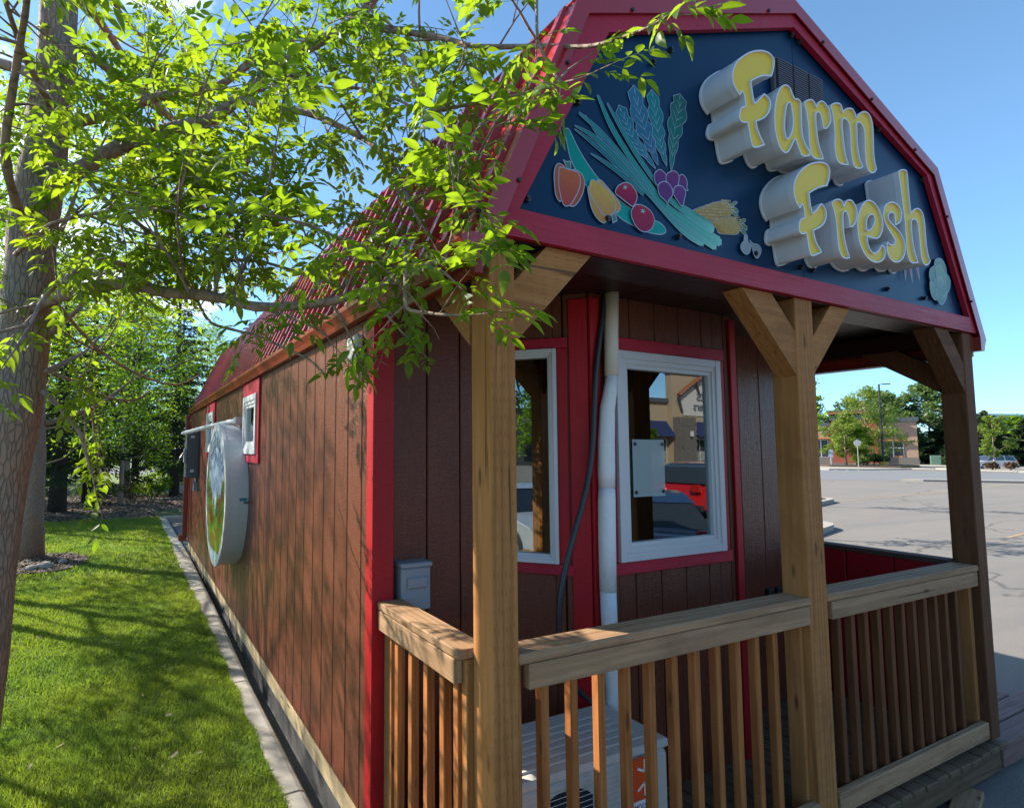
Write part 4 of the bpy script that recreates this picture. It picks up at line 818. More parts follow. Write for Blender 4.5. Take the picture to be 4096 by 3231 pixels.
# bolts round the panel
def bolt(x, z):
    m = MB(); m.tube([(x, .002, z), (x, .017, z)], .014, 8); m.tube([(x-.006, -.006, z), (x-.006, .002, z)], .008, 6); m.build('bolt', MAT['black'], sign)
for x, z in ((.20,2.63),(.17,2.66),(.62,2.63),(1.06,2.63),(1.62,2.64),(2.12,2.63),(2.01,2.63),(2.9,2.63),(3.35,2.63),(3.86,2.64),(3.42,3.42),(3.66,3.03),(3.16,3.35),(2.03,3.93),(2.10,3.915),(2.02,3.72),(1.05,3.52),(.93,3.42),(.70,3.42),(.47,3.10),(2.9,3.62)): bolt(x, z)
v = MB(); v.box(1.825, 2.268, -.010, .016, 3.505, 3.735, bev=.004)
vent = v.build('vent_frame', m_plain('brown_grey_vent', (.095,.085,.10), .5), sign)
for k in range(3):
    x0 = 1.838+k*.143
    MB().box(x0, x0+.128, -.014, -.0105, 3.517, 3.724).build('vent_opening', MAT['black'], vent)
    for j in range(17):
        z = 3.522+j*.0122
        MB().box(x0, x0+.128, -.022, -.0145, z, z+.0055).build('vent_slat', MAT['reveal'] if 0 else vent.data.materials[0], vent)
# ---------------------------------------------------------------- things fixed to or standing on the porch
pts = [(1.192,.53,2.535),(1.180,.53,2.30),(1.174,.53,2.06)]
pipe = thing('insulated_pipe', 'white insulated pipe wrap running down the bay corner to the air conditioner', 'pipe')
MB().tube(pts, .037, 12).build('pipe_sleeve', m_plain('cream_pipe_sleeve', (.66,.61,.52), .6, 0, .3, .06, 20, .5), pipe, smooth=True)
n = N('white_pipe_wrap'); w = n.noise(n.coord((5,5,70)), 3, 4, .6, .5); n.bump(w, .5, .006)
sp_ = n.new('TexCoord'); n.set(n.mix(w, (.70,.70,.70), (.80,.80,.80)), .5, spec=.35)
MB().tube([(1.172,.53,2.058),(1.160,.53,1.97),(1.137,.53,1.88),(1.124,.53,1.70),(1.120,.53,1.55),(1.120,.53,1.462)], [.030,.036,.040,.044,.045,.042], 12).build('pipe_sleeve', n.m, pipe, smooth=True)
MB().tube([(1.120,.53,1.460),(1.117,.53,1.40),(1.113,.53,1.20),(1.112,.53,.93)], [.042,.045,.045,.043], 12).build('pipe_sleeve', n.m, pipe, smooth=True)
MB().tube([(1.112,.53,.928),(1.118,.53,.65),(1.13,.53,.42),(1.08,.50,.26)], [.042,.040,.038,.032], 12).build('pipe_sleeve', n.m, pipe, smooth=True)
cpts = [(1.172,.555,2.53),(1.150,.553,2.43),(1.129,.55,2.338),(1.098,.55,2.18),(1.076,.55,2.04),(1.058,.55,1.80),(1.034,.545,1.60),(.968,.54,1.40),(.888,.54,1.216),(.830,.54,1.06),(.792,.54,.90),(.784,.54,.76),(.808,.545,.61),(.878,.55,.49),(.985,.55,.40),(1.05,.54,.34)]
cab = MB().tube([(a.x, a.y, a.z) for a in [Vector(p) for p in cpts]], .0165, 8).build('black_cable', MAT['cable'], smooth=True)
sm = cab.modifiers.new('smooth', 'SUBSURF'); sm.levels = 1; sm.render_levels = 2
tag(cab, 'thick black cable hanging in a curve beside the white pipe', 'cable')
# air conditioner
ac = thing('air_conditioner', 'off white outdoor air conditioner with a red label behind the front railing', 'air conditioner')
ax0, ax1, ay0, ay1, az0, az1 = .20, 1.065, .150, .540, -.135, .385
MB().box(ax0, ax1, ay0, ay1, az0, az1-.045, bev=.022).build('cabinet', MAT['ac'], ac)
MB().box(ax0-.004, ax1+.004, ay0-.006, ay1+.004, az1-.042, az1-.004, bev=.012).build('lid', MAT['ac'], ac)
for k in range(6): y = ay0+.05+k*.047; MB().box(ax0+.03, ax1-.10, y, y+.018, az1-.0045, az1+.004, bev=.003).build('lid_ridge', MAT['ac'], ac)
gx, gz_, gr = .47, .105, .205
m = MB(); seg = 32
v = [(gx, ay0-.003, gz_)]+[(gx+gr*math.cos(2*math.pi*k/seg), ay0-.003, gz_+gr*math.sin(2*math.pi*k/seg)) for k in range(seg)]
m.add(v, [(0, k+1, (k+1)%seg+1) for k in range(seg)]); m.build('fan_opening', MAT['ac_dark'], ac)
fan = MB()
for k in range(3):
    a = k*2*math.pi/3; P = []
    for (r_, da) in ((.03,-.3),(.12,-.45),(.185,-.1),(.185,.55),(.10,.5),(.03,.3)): P.append((gx+r_*math.cos(a+da), gz_+r_*math.sin(a+da)))
    fan.prism(P, 'y', ay0-.006, ay0-.0045)
fan.build('fan_blade', m_plain('navy_fan_blade', (.012,.03,.085), .4), ac)
gr_m = MB()
for k in range(21):
    z = gz_-.215+k*.0215; gr_m.tube([(.225, ay0-.020, z), (.755, ay0-.020, z)], .0016, 4)
for x in (.23, .35, .47, .59, .75):
    gr_m.tube([(x, ay0-.004, gz_+.232), (x, ay0-.022, gz_+.222), (x, ay0-.022, gz_-.23)], .003, 5)
gr_m.build('fan_guard', MAT['ac'], ac)
lab = MB().box(.838, .985, ay0-.0025, ay0-.0008, .165, .338).build('label', MAT['red_label'], ac)
lp_ = MB()
for (a, b, c, d) in ((.905,.328,.905,.278),(.905,.278,.862,.296),(.905,.278,.948,.296),(.905,.178,.905,.232),(.905,.232,.862,.205),(.905,.232,.948,.205)):
    dx, dz = c-a, d-b; L = math.hypot(dx, dz); nx, nz = -dz/L*.005, dx/L*.005
    lp_.add([(a+nx, ay0-.0035, b+nz),(a-nx, ay0-.0035, b-nz),(c-nx, ay0-.0035, d-nz),(c+nx, ay0-.0035, d+nz)], [(0,1,2,3)])
lp_.build('label_print', MAT['white_print'], lab)
MB().box(.838, .985, ay0-.0025, ay0-.0008, .112, .163).build('label', MAT['white_print'], ac)
def text_mesh(txt, size, mat, M, parent, depth=.0006, name='lettering', cat=None, align='CENTER'):
    cu = bpy.data.curves.new(name, 'FONT'); cu.body = txt; cu.size = size; cu.align_x = align; cu.align_y = 'CENTER'; cu.extrude = depth; cu.resolution_u = 3
    t = bpy.data.objects.new(name+'_src', cu); COL.objects.link(t)
    dg = bpy.context.evaluated_depsgraph_get(); me = bpy.data.meshes.new_from_object(t.evaluated_get(dg)); me.name = name
    bpy.data.objects.remove(t); me.materials.clear(); me.materials.append(mat)
    o = bpy.data.objects.new(name, me); COL.objects.link(o)
    if parent: o.parent = parent
    o.matrix_world = M; return o
text_mesh('MOOVAIR', .029, MAT['grey_print'], Matrix.Translation((.905, ay0-.0035, .138)) @ Matrix.Rotation(R(90), 4, 'X'), ac)
for x in (.28, .86): MB().box(x, x+.05, .135, .555, ZD, -.136, bev=.004).build('foot', MAT['black'], ac)
# grey switch box on the left porch wall
eb = thing('switch_box', 'small grey electrical box with raised lid on the porch wall behind the left railing', 'electrical box')
MB().box(.075, .238, YWL-.105, YWL-.017, .865, 1.075, bev=.006).build('box_body', MAT['grey_box'], eb)
MB().box(.070, .243, YWL-.115, YWL-.017, 1.076, 1.100, bev=.005).build('box_lid', MAT['grey_box'], eb)
MB().box(.105, .215, YWL-.118, YWL-.1055, .975, 1.030, bev=.006).build('raised_panel', MAT['grey_box'], eb)
# outlets at the foot of the right porch wall
ob = thing('outlet_cover', 'pair of small black outlet boxes low on the porch wall behind the middle post', 'outlet')
for x in (3.105, 3.215): MB().box(x, x+.065, YR-.05, YR-.017, .545, .645, bev=.004).build('outlet', MAT['black'], ob)
# disconnect switch at the far end of the side wall
db = thing('disconnect_box', 'tall grey disconnect switch box with lever at the far end of the side wall', 'electrical box')
MB().box(-.235, -.062, 8.55, 8.98, 1.16, 1.97, bev=.008).build('box_body', MAT['grey_dark'], db)
MB().box(-.262, -.236, 8.56, 8.975, 1.17, 1.96, bev=.006).build('box_door', MAT['grey_dark'], db)
MB().box(-.30, -.263, 8.58, 8.72, 1.42, 1.66, bev=.006).build('switch_housing', MAT['grey_box'], db)
MB().tube([(-.31,8.60,1.58),(-.36,8.56,1.50),(-.38,8.55,1.42)], .018, 6).build('lever', MAT['black'], db)
for z in (1.26, 1.84): MB().box(-.20, -.14, 8.543, 8.549, z, z+.045).build('latch', MAT['white_vinyl'], db)
MB().box(-.13, -.062, 8.60, 8.72, .93, 1.10, bev=.005).build('small_box', MAT['grey_box'], db)
MB().tube([(-.09,8.66,1.10),(-.09,8.66,1.17)], .02, 8).build('conduit', MAT['galv'], db)
# round lightbox sign on the side wall
rs = thing('round_sign', 'round white lightbox sign with autumn orchard picture on the brown side wall', 'sign', loc=(0,4.82,1.165))
RS, TS = .765, .215; seg = 64
def disc(r0, r1, x0, x1, mat, name, smooth=True):
    m = MB(); P = [(math.cos(2*math.pi*k/seg), math.sin(2*math.pi*k/seg)) for k in range(seg)]
    rings = [(r0, x0), (r0, x1), (r1, x1), (r1, x0)]
    V = [(x, c*r_, s*r_) for r_, x in rings for c, s in P]; F = []
    for q in range(4):
        for k in range(seg): F.append((q*seg+k, q*seg+(k+1)%seg, ((q+1)%4)*seg+(k+1)%seg, ((q+1)%4)*seg+k))
    m.add(V, F); return m.build(name, mat, rs)
xb, xf = -.062, -.062-TS
disc(RS-.01, RS, xb, xf+.030, MAT['white_vinyl'], 'can_rim'); disc(RS-.07, RS+.004, xf+.029, xf-.006, MAT['white_vinyl'], 'retainer_ring')
n = N('round_sign_print'); tcv = n.new('TexCoord'); sep = n.new('SeparateXYZ'); n.l.new(tcv.outputs['Object'], sep.inputs[0])
nz = n.noise(n.coord((1,9,3.5)), 1.0, 6, .65); nz2 = n.noise(n.coord((1,2.5,5)), 2.0, 5, .6)
land = n.math('ADD', sep.outputs['Z'], n.math('MULTIPLY', n.math('SUBTRACT', nz, .5), .75))
edge = n.math('MULTIPLY', n.math('POWER', n.math('ABSOLUTE', sep.outputs['Y']), 2.0), 1.1)
land = n.math('SUBTRACT', land, edge)
msk = n.ramp(n.math('ADD', land, .62), [(.50, 1.0), (.53, 0.0)])
veg = n.ramp(nz2, [(.30,(.20,.03,.015)), (.42,(.28,.10,.02)), (.50,(.10,.22,.02)), (.60,(.20,.30,.03)), (.72,(.05,.12,.02))])
low = n.ramp(n.math('ADD', sep.outputs['Z'], n.math('MULTIPLY', nz, .2)), [(-.0, 0.0), (.01, 1.0)])
bot = n.ramp(n.math('ADD', n.math('ADD', sep.outputs['Z'], n.math('MULTIPLY', nz, .12)), 1.0), [(.44, 1.0), (.45, 0.0)])
skyc = n.mix(nz, (.33,.45,.60), (.55,.64,.74))
pic = n.mix(msk, skyc, veg); pic = n.mix(bot, pic, (.55,.70,.76))
MATP = n.set(pic, .22, spec=.5)
face = MB(); face.add([(xf+.0, 0, 0)]+[(xf, (RS-.06)*math.cos(2*math.pi*k/seg), (RS-.06)*math.sin(2*math.pi*k/seg)) for k in range(seg)], [(0, k+1, (k+1)%seg+1) for k in range(seg)])
face.build('sign_face', MATP, rs)
txt = 'CROSSROADS'
for i, ch in enumerate(txt):
    a = R(150-120*i/(len(txt)-1)); r_ = .56
    # seen from outside (-x) the face's right-hand side is -y
    Mx = Matrix.Translation((xf-.002, 4.82-r_*math.cos(a), 1.165+r_*math.sin(a))) @ Matrix(((0,0,-1,0),(-1,0,0,0),(0,1,0,0),(0,0,0,1))) @ Matrix.Rotation(a-math.pi/2, 4, 'Z')
    t = text_mesh(ch, .17, MAT['grey_print'], Mx, None, .001, 'sign_letter'); t.parent = rs; t.matrix_parent_inverse = Matrix.Translation((0,4.82,1.165)).inverted()
MB().box(-.150, -.075, -.769, -.766, -.02, .01).build('sticker', m_plain('teal_sticker', (.06,.22,.28), .5), rs)
MB().box(-.110, -.063, -.7705, -.7695, -.05, -.025).build('sticker', MAT['grey_print'], rs)
# white tube lamp arm above the round sign
la = MB(); la.tube([(-.10,4.55,1.97),(-.28,5.2,1.93),(-.52,6.0,1.86)], .026, 10); la.tube([(-.52,6.0,1.86),(-.54,6.06,1.855)], .016, 8)
la.box(-.14,-.05,4.5,4.6,1.93,2.0,bev=.006)
tag(la.build('lamp_arm', MAT['white_vinyl']), 'white tube arm sticking out above the round sign', 'light arm')
# white junction cover under the eave by the near corner
jc = MB().box(-.115, -.064, 1.02, 1.16, 2.12, 2.26, bev=.014).build('floodlight_housing', MAT['white_vinyl']); tag(jc, 'small cream light housing under the eave near the red corner trim', 'light')
# reddish landing with boards at the right of the porch
ld = thing('landing', 'low landing of reddish boards beside the front right post', 'step')
board('landing_board', 3.975, 6.4, -.012, .128, -.245, -.205, MAT['pinkwood'], ld, .006)
board('landing_board', 3.975, 6.4, .136, .276, -.245, -.205, MAT['pinkwood'], ld, .006)
board('landing_board', 3.975, 5.02, .284, .424, -.245, -.205, MAT['pinkwood'], ld, .006)
board('landing_frame', 3.985, 6.4, .004, .042, -.37, -.247, MAT['pinkwood'], ld, .004)
board('landing_frame', 3.985, 4.03, .044, .40, -.37, -.247, MAT['pinkwood'], ld, .004)
for x in (4.0, 5.2): board('landing_leg', x, x+.06, .05, .11, ZA, -.371, MAT['post_z'], ld, .003)
# loose lumber under the deck edge
lb = thing('scrap_lumber', 'splintered scrap board lying on the asphalt under the porch edge', 'board')
o = board('scrap_board', -.5, .5, -.06, .06, -.02, .02, MAT['rail_x'], lb, .006); o.rotation_euler = (0, 0, R(14)); o.location = (3.05, -.10, ZA+.022)

# ---------------------------------------------------------------- curb, lawn, mulch
def xf_curb(y):   # road-side top edge of the curb
    return float(np.interp(y, [0, 1.4, 3.3, 5.5, 9.2, 14.7], [-.185,-.185,-.180,-.135,-.095,-.14]))
curb = structure(empty_part('curb', None))
js = [-1.2, 0.0, 1.553, 3.211, 4.846, 6.45, 8.085, 9.7, 11.3, 12.9, 14.5, 15.55]
for a, b in zip(js[:-1], js[1:]):
    a += .004; b -= .004; k = 3; cy = (a+b)/2; V = []; F = []
    ys = [a, a+.006]+[a+(b-a)*i/k for i in range(1, k)]+[b-.006, b]
    for j, y in enumerate(ys):
        xb_, xf_ = -.325+.006*math.sin(y*1.3), xf_curb(y); dz = -.008 if j in (0, len(ys)-1) else 0
        pr = [(xb_, -.60), (xb_, -.268+dz), (xb_+.012, -.256+dz), (xf_-.035, -.254+dz), (xf_-.010, -.264+dz), (xf_+.010, -.290+dz), (xf_+.03, ZA), (xf_+.03, -.60)]
        V += [(x, y-cy, z) for x, z in pr]
    m_ = len(pr)
    for j in range(len(ys)-1):
        for q in range(m_-1): F.append((j*m_+q, (j+1)*m_+q, (j+1)*m_+q+1, j*m_+q+1))
    F.append(tuple(range(m_))); F.append(tuple(reversed(range((len(ys)-1)*m_, len(ys)*m_))))
    o = mesh_obj('curb_segment', V, F, MAT['concrete'], curb); o.location = (0, cy, 0)
x = -.32
while x < 4.5:
    o = board('curb_segment', x+.004, x+1.6-.004, 15.56, 15.73, -.6, -.252, MAT['concrete'], curb, .03); x += 1.6
# lawn surface (gently uneven) and the mulch bed behind it
def ground_z(x, y):
    return ZL + .02*noise.noise(Vector((x*.35, y*.35, 0))) + .012*noise.noise(Vector((x*1.3, y*1.3, 3)))*min(1, max(0, (-.45-x))*2)
nx_, ny_ = 60, 90
X = np.linspace(-12, -.322, nx_)**1; Y = np.linspace(-3, 15.9, ny_); V = []; F = []
for j, y in enumerate(Y):
    for i, x in enumerate(X): V.append((x, y, min(ground_z(x, y), ZL+.004) if x > -.5 else ground_z(x, y)))
for j in range(ny_-1):
    for i in range(nx_-1): a = j*nx_+i; F.append((a, a+1, a+nx_+1, a+nx_))
structure(mesh_obj('lawn', V, F, MAT['lawn'], smooth=True))
def bed_front(x): return 14.45+.45*(x+3.4)+.10*max(0, x+1.2)**2*4 if x < -.3 else 17.3
V = []; F = []; xs = np.linspace(-13, 7, 60); rows = 14
for i, x in enumerate(xs):
    y0 = max(13.4, min(17.4, bed_front(x))) if x > -6 else 13.9
    for j in range(rows):
        t = j/(rows-1); y = y0+(23.6-y0)*t
        V.append((x, y, ZL-.03+.16*math.sin(min(1, t*2.2)*math.pi*.5)+.03*noise.noise(Vector((x*.8, y*.8, 5)))))
for i in range(len(xs)-1):
    for j in range(rows-1): a = i*rows+j; F.append((a, a+rows, a+rows+1, a+1))
structure(mesh_obj('mulch_bed', V, F, MAT['mulch'], smooth=True))
# lawn strip between curb and bed
structure(mesh_obj('lawn_edge', [(-13,15.8,ZL-.005),(7,15.72,ZL-.005),(7,17.9,ZL+.02),(-13,17.9,ZL-.06)], [(0,1,2,3)], MAT['lawn']))
def scatter_chips(name, pts, size):
    P = np.array(pts); n_ = len(P)
    a = rng.uniform(0, 2*math.pi, n_); tl = rng.uniform(-.5, .5, (n_, 2)); L = size*rng.uniform(.5, 1.6, n_); W = L*rng.uniform(.25, .5, n_)
    d = np.stack([np.cos(a), np.sin(a), tl[:,0]], 1); e = np.stack([-np.sin(a), np.cos(a), tl[:,1]], 1)
    V = np.stack([P-d*L[:,None]-e*W[:,None], P+d*L[:,None]-e*W[:,None], P+d*L[:,None]+e*W[:,None], P-d*L[:,None]+e*W[:,None]], 1).reshape(-1,3)
    return np_mesh(name, V, np.arange(4*n_).reshape(-1,4), MAT['chip'], kind='stuff')
cp = []
for _ in range(15000):
    x = random.uniform(-7, 3.5); y0 = max(13.4, min(17.4, bed_front(x))); y = y0+(22.5-y0)*random.random()**1.3; t = (y-y0)/(23.6-y0)
    cp.append((x, y, ZL-.015+.16*math.sin(min(1, t*2.2)*math.pi*.5)+.03*noise.noise(Vector((x*.8, y*.8, 5)))))
scatter_chips('wood_chips', cp, .03)
ring_c = Vector((-2.42, 9.55)); cp = []
for _ in range(2600):
    a, r_ = random.uniform(0, 2*math.pi), math.sqrt(random.random())*.92; x, y = ring_c.x+r_*math.cos(a)*.75, ring_c.y+r_*math.sin(a)
    cp.append((x, y, ground_z(x, y)+.018+random.random()*.012))
scatter_chips('mulch_ring_chips', cp, .022)
V = [(ring_c.x+.70*math.cos(2*math.pi*k/28)*(1+.06*math.sin(k*2.1)), ring_c.y+.93*math.sin(2*math.pi*k/28)*(1+.06*math.sin(k*1.7)), ZL+.022) for k in range(28)]
structure(mesh_obj('mulch_ring', V, [tuple(range(28))], MAT['mulch']))
# grass blades on the lawn
def blades(count, xr, yr, h, w, keep, power=1.0):
    x = rng.uniform(*xr, count); y = yr[0]+(yr[1]-yr[0])*rng.uniform(0, 1, count)**power
    k = keep(x, y); x, y = x[k], y[k]; c = len(x)
    # clumpy height and lean
    cl = np.sin(x*7.3+np.sin(y*5.1)*1.7)*np.sin(y*6.1+np.sin(x*4.3)*1.9)
    z = np.array([ground_z(a, b) for a, b in zip(x, y)])-.004
    a = rng.uniform(0, 2*math.pi, c); hh = h*rng.uniform(.45, 1.25, c)*(1+.28*cl); ln = rng.uniform(.15, .85, c)
    la = rng.uniform(0, 2*math.pi, c); wx, wy = np.cos(a)*w*.5, np.sin(a)*w*.5
    lx, ly = np.cos(la)*ln*hh, np.sin(la)*ln*hh
    def P(fx, t, s): return np.stack([x+wx*s+lx*fx, y+wy*s+ly*fx, z+hh*t], 1)
    V = np.stack([P(0,0,1), P(0,0,-1), P(.3,.55,.85), P(.3,.55,-.85), P(1.0,.92,.0)], 1).reshape(-1,3)
    b = np.arange(c)[:,None]*5
    F = np.concatenate([b+np.array([[0,1,3]]), b+np.array([[0,3,2]]), b+np.array([[2,3,4]])], 0)
    return V, F
def keep(x, y):
    ok = (x < -.315+.01*np.sin(y*9)) & (((x-ring_c.x)/.72)**2+((y-ring_c.y)/.95)**2 > 1)
    return ok
parts_ = [blades(120000, (-2.6,-.30), (.9,3.6), .045, .0042, keep), blades(120000, (-3.3,-.30), (3.6,8.0), .048, .007, keep), blades(85000, (-5.0,-.30), (8.0,15.6), .05, .013, keep, .9),
          blades(7000, (-.345,-.30), (.9,6.5), .05, .005, keep)]
Vs, Fs, off_ = [], [], 0
for V, F in parts_: Vs.append(V); Fs.append(F+off_); off_ += len(V)
np_mesh('grass', np.concatenate(Vs), np.concatenate(Fs), MAT['grass'], kind='stuff')
cp = [(random.uniform(-3.4,-.4), 1+12*random.random()**1.4) for _ in range(110)]
cp = [(x, y, ground_z(x, y)+.03+random.random()*.02) for x, y in cp]; o = scatter_chips('fallen_leaf_litter', cp, .014)
# stones at the foot of the far trunk
for k, (x, y, s_) in enumerate(((-2.28,9.02,.13),(-2.45,8.95,.09),(-2.08,9.35,.07))):
    bm = bmesh.new(); bmesh.ops.create_icosphere(bm, subdivisions=2, radius=s_)
    for v in bm.verts: v.co *= 1+.25*noise.noise(v.co*9+Vector((k,0,0))); v.co.z *= .6
    me = bpy.data.meshes.new('stone'); bm.to_mesh(me); bm.free(); me.materials.append(MAT['concrete']); o = bpy.data.objects.new('stone', me); COL.objects.link(o); o.location = (x, y, ZL+.05)
    tag(o, ['largest grey stone at the foot of the trunk in the mulch ring','grey stone tucked left of the largest one by the trunk','smallest grey stone on the right of the mulch ring'][k], 'stone')
# road to the left beyond the spruces
V = [(-60,24.2,-.33),(-3,24.2,-.33),(8,24.8,-.33),(60,34,-.40),(60,37.5,-.40),(8,28,-.33),(-3,26.6,-.33),(-60,26.6,-.33)]
structure(mesh_obj('side_road', V, [(0,1,6,7),(1,2,5,6),(2,3,4,5)], MAT['road']))
fc = structure(empty_part('far_curb', None))
for k in range(16):
    x = -18+k*1.7; yy = 26.62 if x < -3 else 26.62+(x+3)*.127
    yy2 = 26.62 if x+1.7 < -3 else 26.62+(x+1.7+3)*.127
    mesh_obj('curb_segment', [(x+.01,yy,-.5),(x+1.69,yy2,-.5),(x+1.69,yy2+.2,-.5),(x+.01,yy+.2,-.5),(x+.01,yy,-.14),(x+1.69,yy2,-.14),(x+1.69,yy2+.2,-.14),(x+.01,yy+.2,-.14)], [(0,3,2,1),(4,5,6,7),(0,1,5,4),(1,2,6,5),(2,3,7,6),(3,0,4,7)], MAT['concrete'], fc)
structure(mesh_obj('far_lawn', [(-60,26.8,-.16),(-3,26.8,-.16),(8,28.2,-.16),(30,31,-.16),(30,41,-.05),(-60,41,-.05)], [(0,1,2,3,4,5)], MAT['farlawn']))
structure(mesh_obj('back_road', [(-60,41,-.04),(40,41,-.04),(40,52,-.04),(-60,52,-.04)], [(0,1,2,3)], MAT['road']))
# ---------------------------------------------------------------- near ash tree
def leaflet_arrays(L=.085, W=.034, fold=.35, droop=.18):
    """one leaflet along +X, tip at L: folded, curved blade -> verts, tris"""
    ts = [0, .18, .42, .70, 1.0]; ws = [0.0, .78, 1.0, .68, 0.0]
    V = []; F = []
    for t, w in zip(ts, ws): V.append((L*t, 0, -droop*L*t*t))
    for s in (1, -1):
        for t, w in zip(ts[1:4], ws[1:4]): V.append((L*t, s*W*.5*w, -droop*L*t*t+fold*W*.5*w))
    # mid 0..4, right 5..7, left 8..10
    F += [(0,1,5),(1,2,6),(1,6,5),(2,3,7),(2,7,6),(3,4,7)]
    F += [(0,8,1),(1,9,2),(1,8,9),(2,10,3),(2,9,10),(3,10,4)]
    return np.array(V), np.array(F)
def compound_leaf(seed, pairs=3, L=.17, ll=.085):
    """a pinnate leaf along +X in the XY plane, normal +Z"""
    rs_ = random.Random(seed); Vs = []; Fs = []; off = 0
    def put(base, yaw_, roll_, pitch_, sc):
        nonlocal off
        V, F = leaflet_arrays(ll*sc, ll*sc*rs_.uniform(.34,.44), rs_.uniform(.15,.5), rs_.uniform(.05,.3))
        Rm = np.array(Matrix.Rotation(yaw_, 3, 'Z') @ Matrix.Rotation(pitch_, 3, 'Y') @ Matrix.Rotation(roll_, 3, 'X'))
        V = V @ Rm.T + np.array(base); Vs.append(V); Fs.append(F+off); off += len(V)
    for i in range(pairs):
        t = .35+.5*i/(pairs-1 if pairs > 1 else 1); z = -.25*L*t*t
        for s in (1, -1): put((L*t, s*.003, z), s*R(rs_.uniform(42, 62)), R(rs_.uniform(-25, 25)), R(rs_.uniform(-5, 30)), rs_.uniform(.85, 1.1)*(1 if i else .85))
    put((L, 0, -.25*L), R(rs_.uniform(-12, 12)), R(rs_.uniform(-20, 20)), R(rs_.uniform(0, 30)), 1.15)
    # rachis as a thin 3-sided tube
    pts = [(0,0,0), (L*.5,0,-.0625*L), (L,0,-.25*L)]; V = []; F = []
    for i, p in enumerate(pts):
        r_ = .0016-.0004*i
        for k in range(3): V.append((p[0], p[1]+r_*math.cos(k*2.094), p[2]+r_*math.sin(k*2.094)))
    for i in range(2):
        for k in range(3):
            a, b, c, d = i*3+k, i*3+(k+1)%3, (i+1)*3+(k+1)%3, (i+1)*3+k; F += [(a,b,c),(a,c,d)]
    Vs.append(np.array(V)); Fs.append(np.array(F)+off)
    return np.concatenate(Vs), np.concatenate(Fs)
LEAVES = [compound_leaf(s, p) for s, p in ((1,3),(2,3),(3,2),(4,3),(5,2),(6,4))]
def frame_from(dirv, up):
    x = Vector(dirv).normalized(); z = (Vector(up)-x*x.dot(Vector(up)))
    z = z.normalized() if z.length > 1e-4 else x.orthogonal().normalized(); y = z.cross(x)
    return Matrix((x, y, z)).transposed()
def rand_unit(rs_):
    while True:
        v = Vector((rs_.uniform(-1,1), rs_.uniform(-1,1), rs_.uniform(-1,1)))
        if .05 < v.length < 1: return v.normalized()
def blocked(p):
    """solid things the tree grows round: the stand, its roof and the camera's standing place"""
    x, y, z = p
    if y > -.30 and -.16 < x < 4.2 and z < 2.45: return True
    if y > -.22 and x > -.16 and z < 4.3:
        lim = 2.42+(x+.07)*2.1 if x < .46 else 3.53+(x-.46)*.37
        if z < lim+.06: return True
    if (Vector(p)-CAM).length < 1.15: return True
    if x > -1.25 and .62 < y < 2.4 and z < 2.34: return True            # pruned clear of the side wall
    if x > -.38 and y >= 2.4 and z < 2.40: return True
    if x > -1.0 and -.45 < y <= .62 and z < 1.86: return True
    if y < -.1 and x > .40 and z < 4.3: return True
    if y < -.05 and x > .0 and z < 2.72: return True            # nothing hangs in front of the lettering
    return False
def interp(P, t):
    P = [Vector(p) for p in P]; L = [0]
    for a, b in zip(P[:-1], P[1:]): L.append(L[-1]+(b-a).length)
    s = t*L[-1]
    for i in range(len(P)-1):
        if s <= L[i+1] or i == len(P)-2:
            k = (s-L[i])/max(1e-6, L[i+1]-L[i]); return P[i].lerp(P[i+1], k), (P[i+1]-P[i]).normalized(), L[-1]
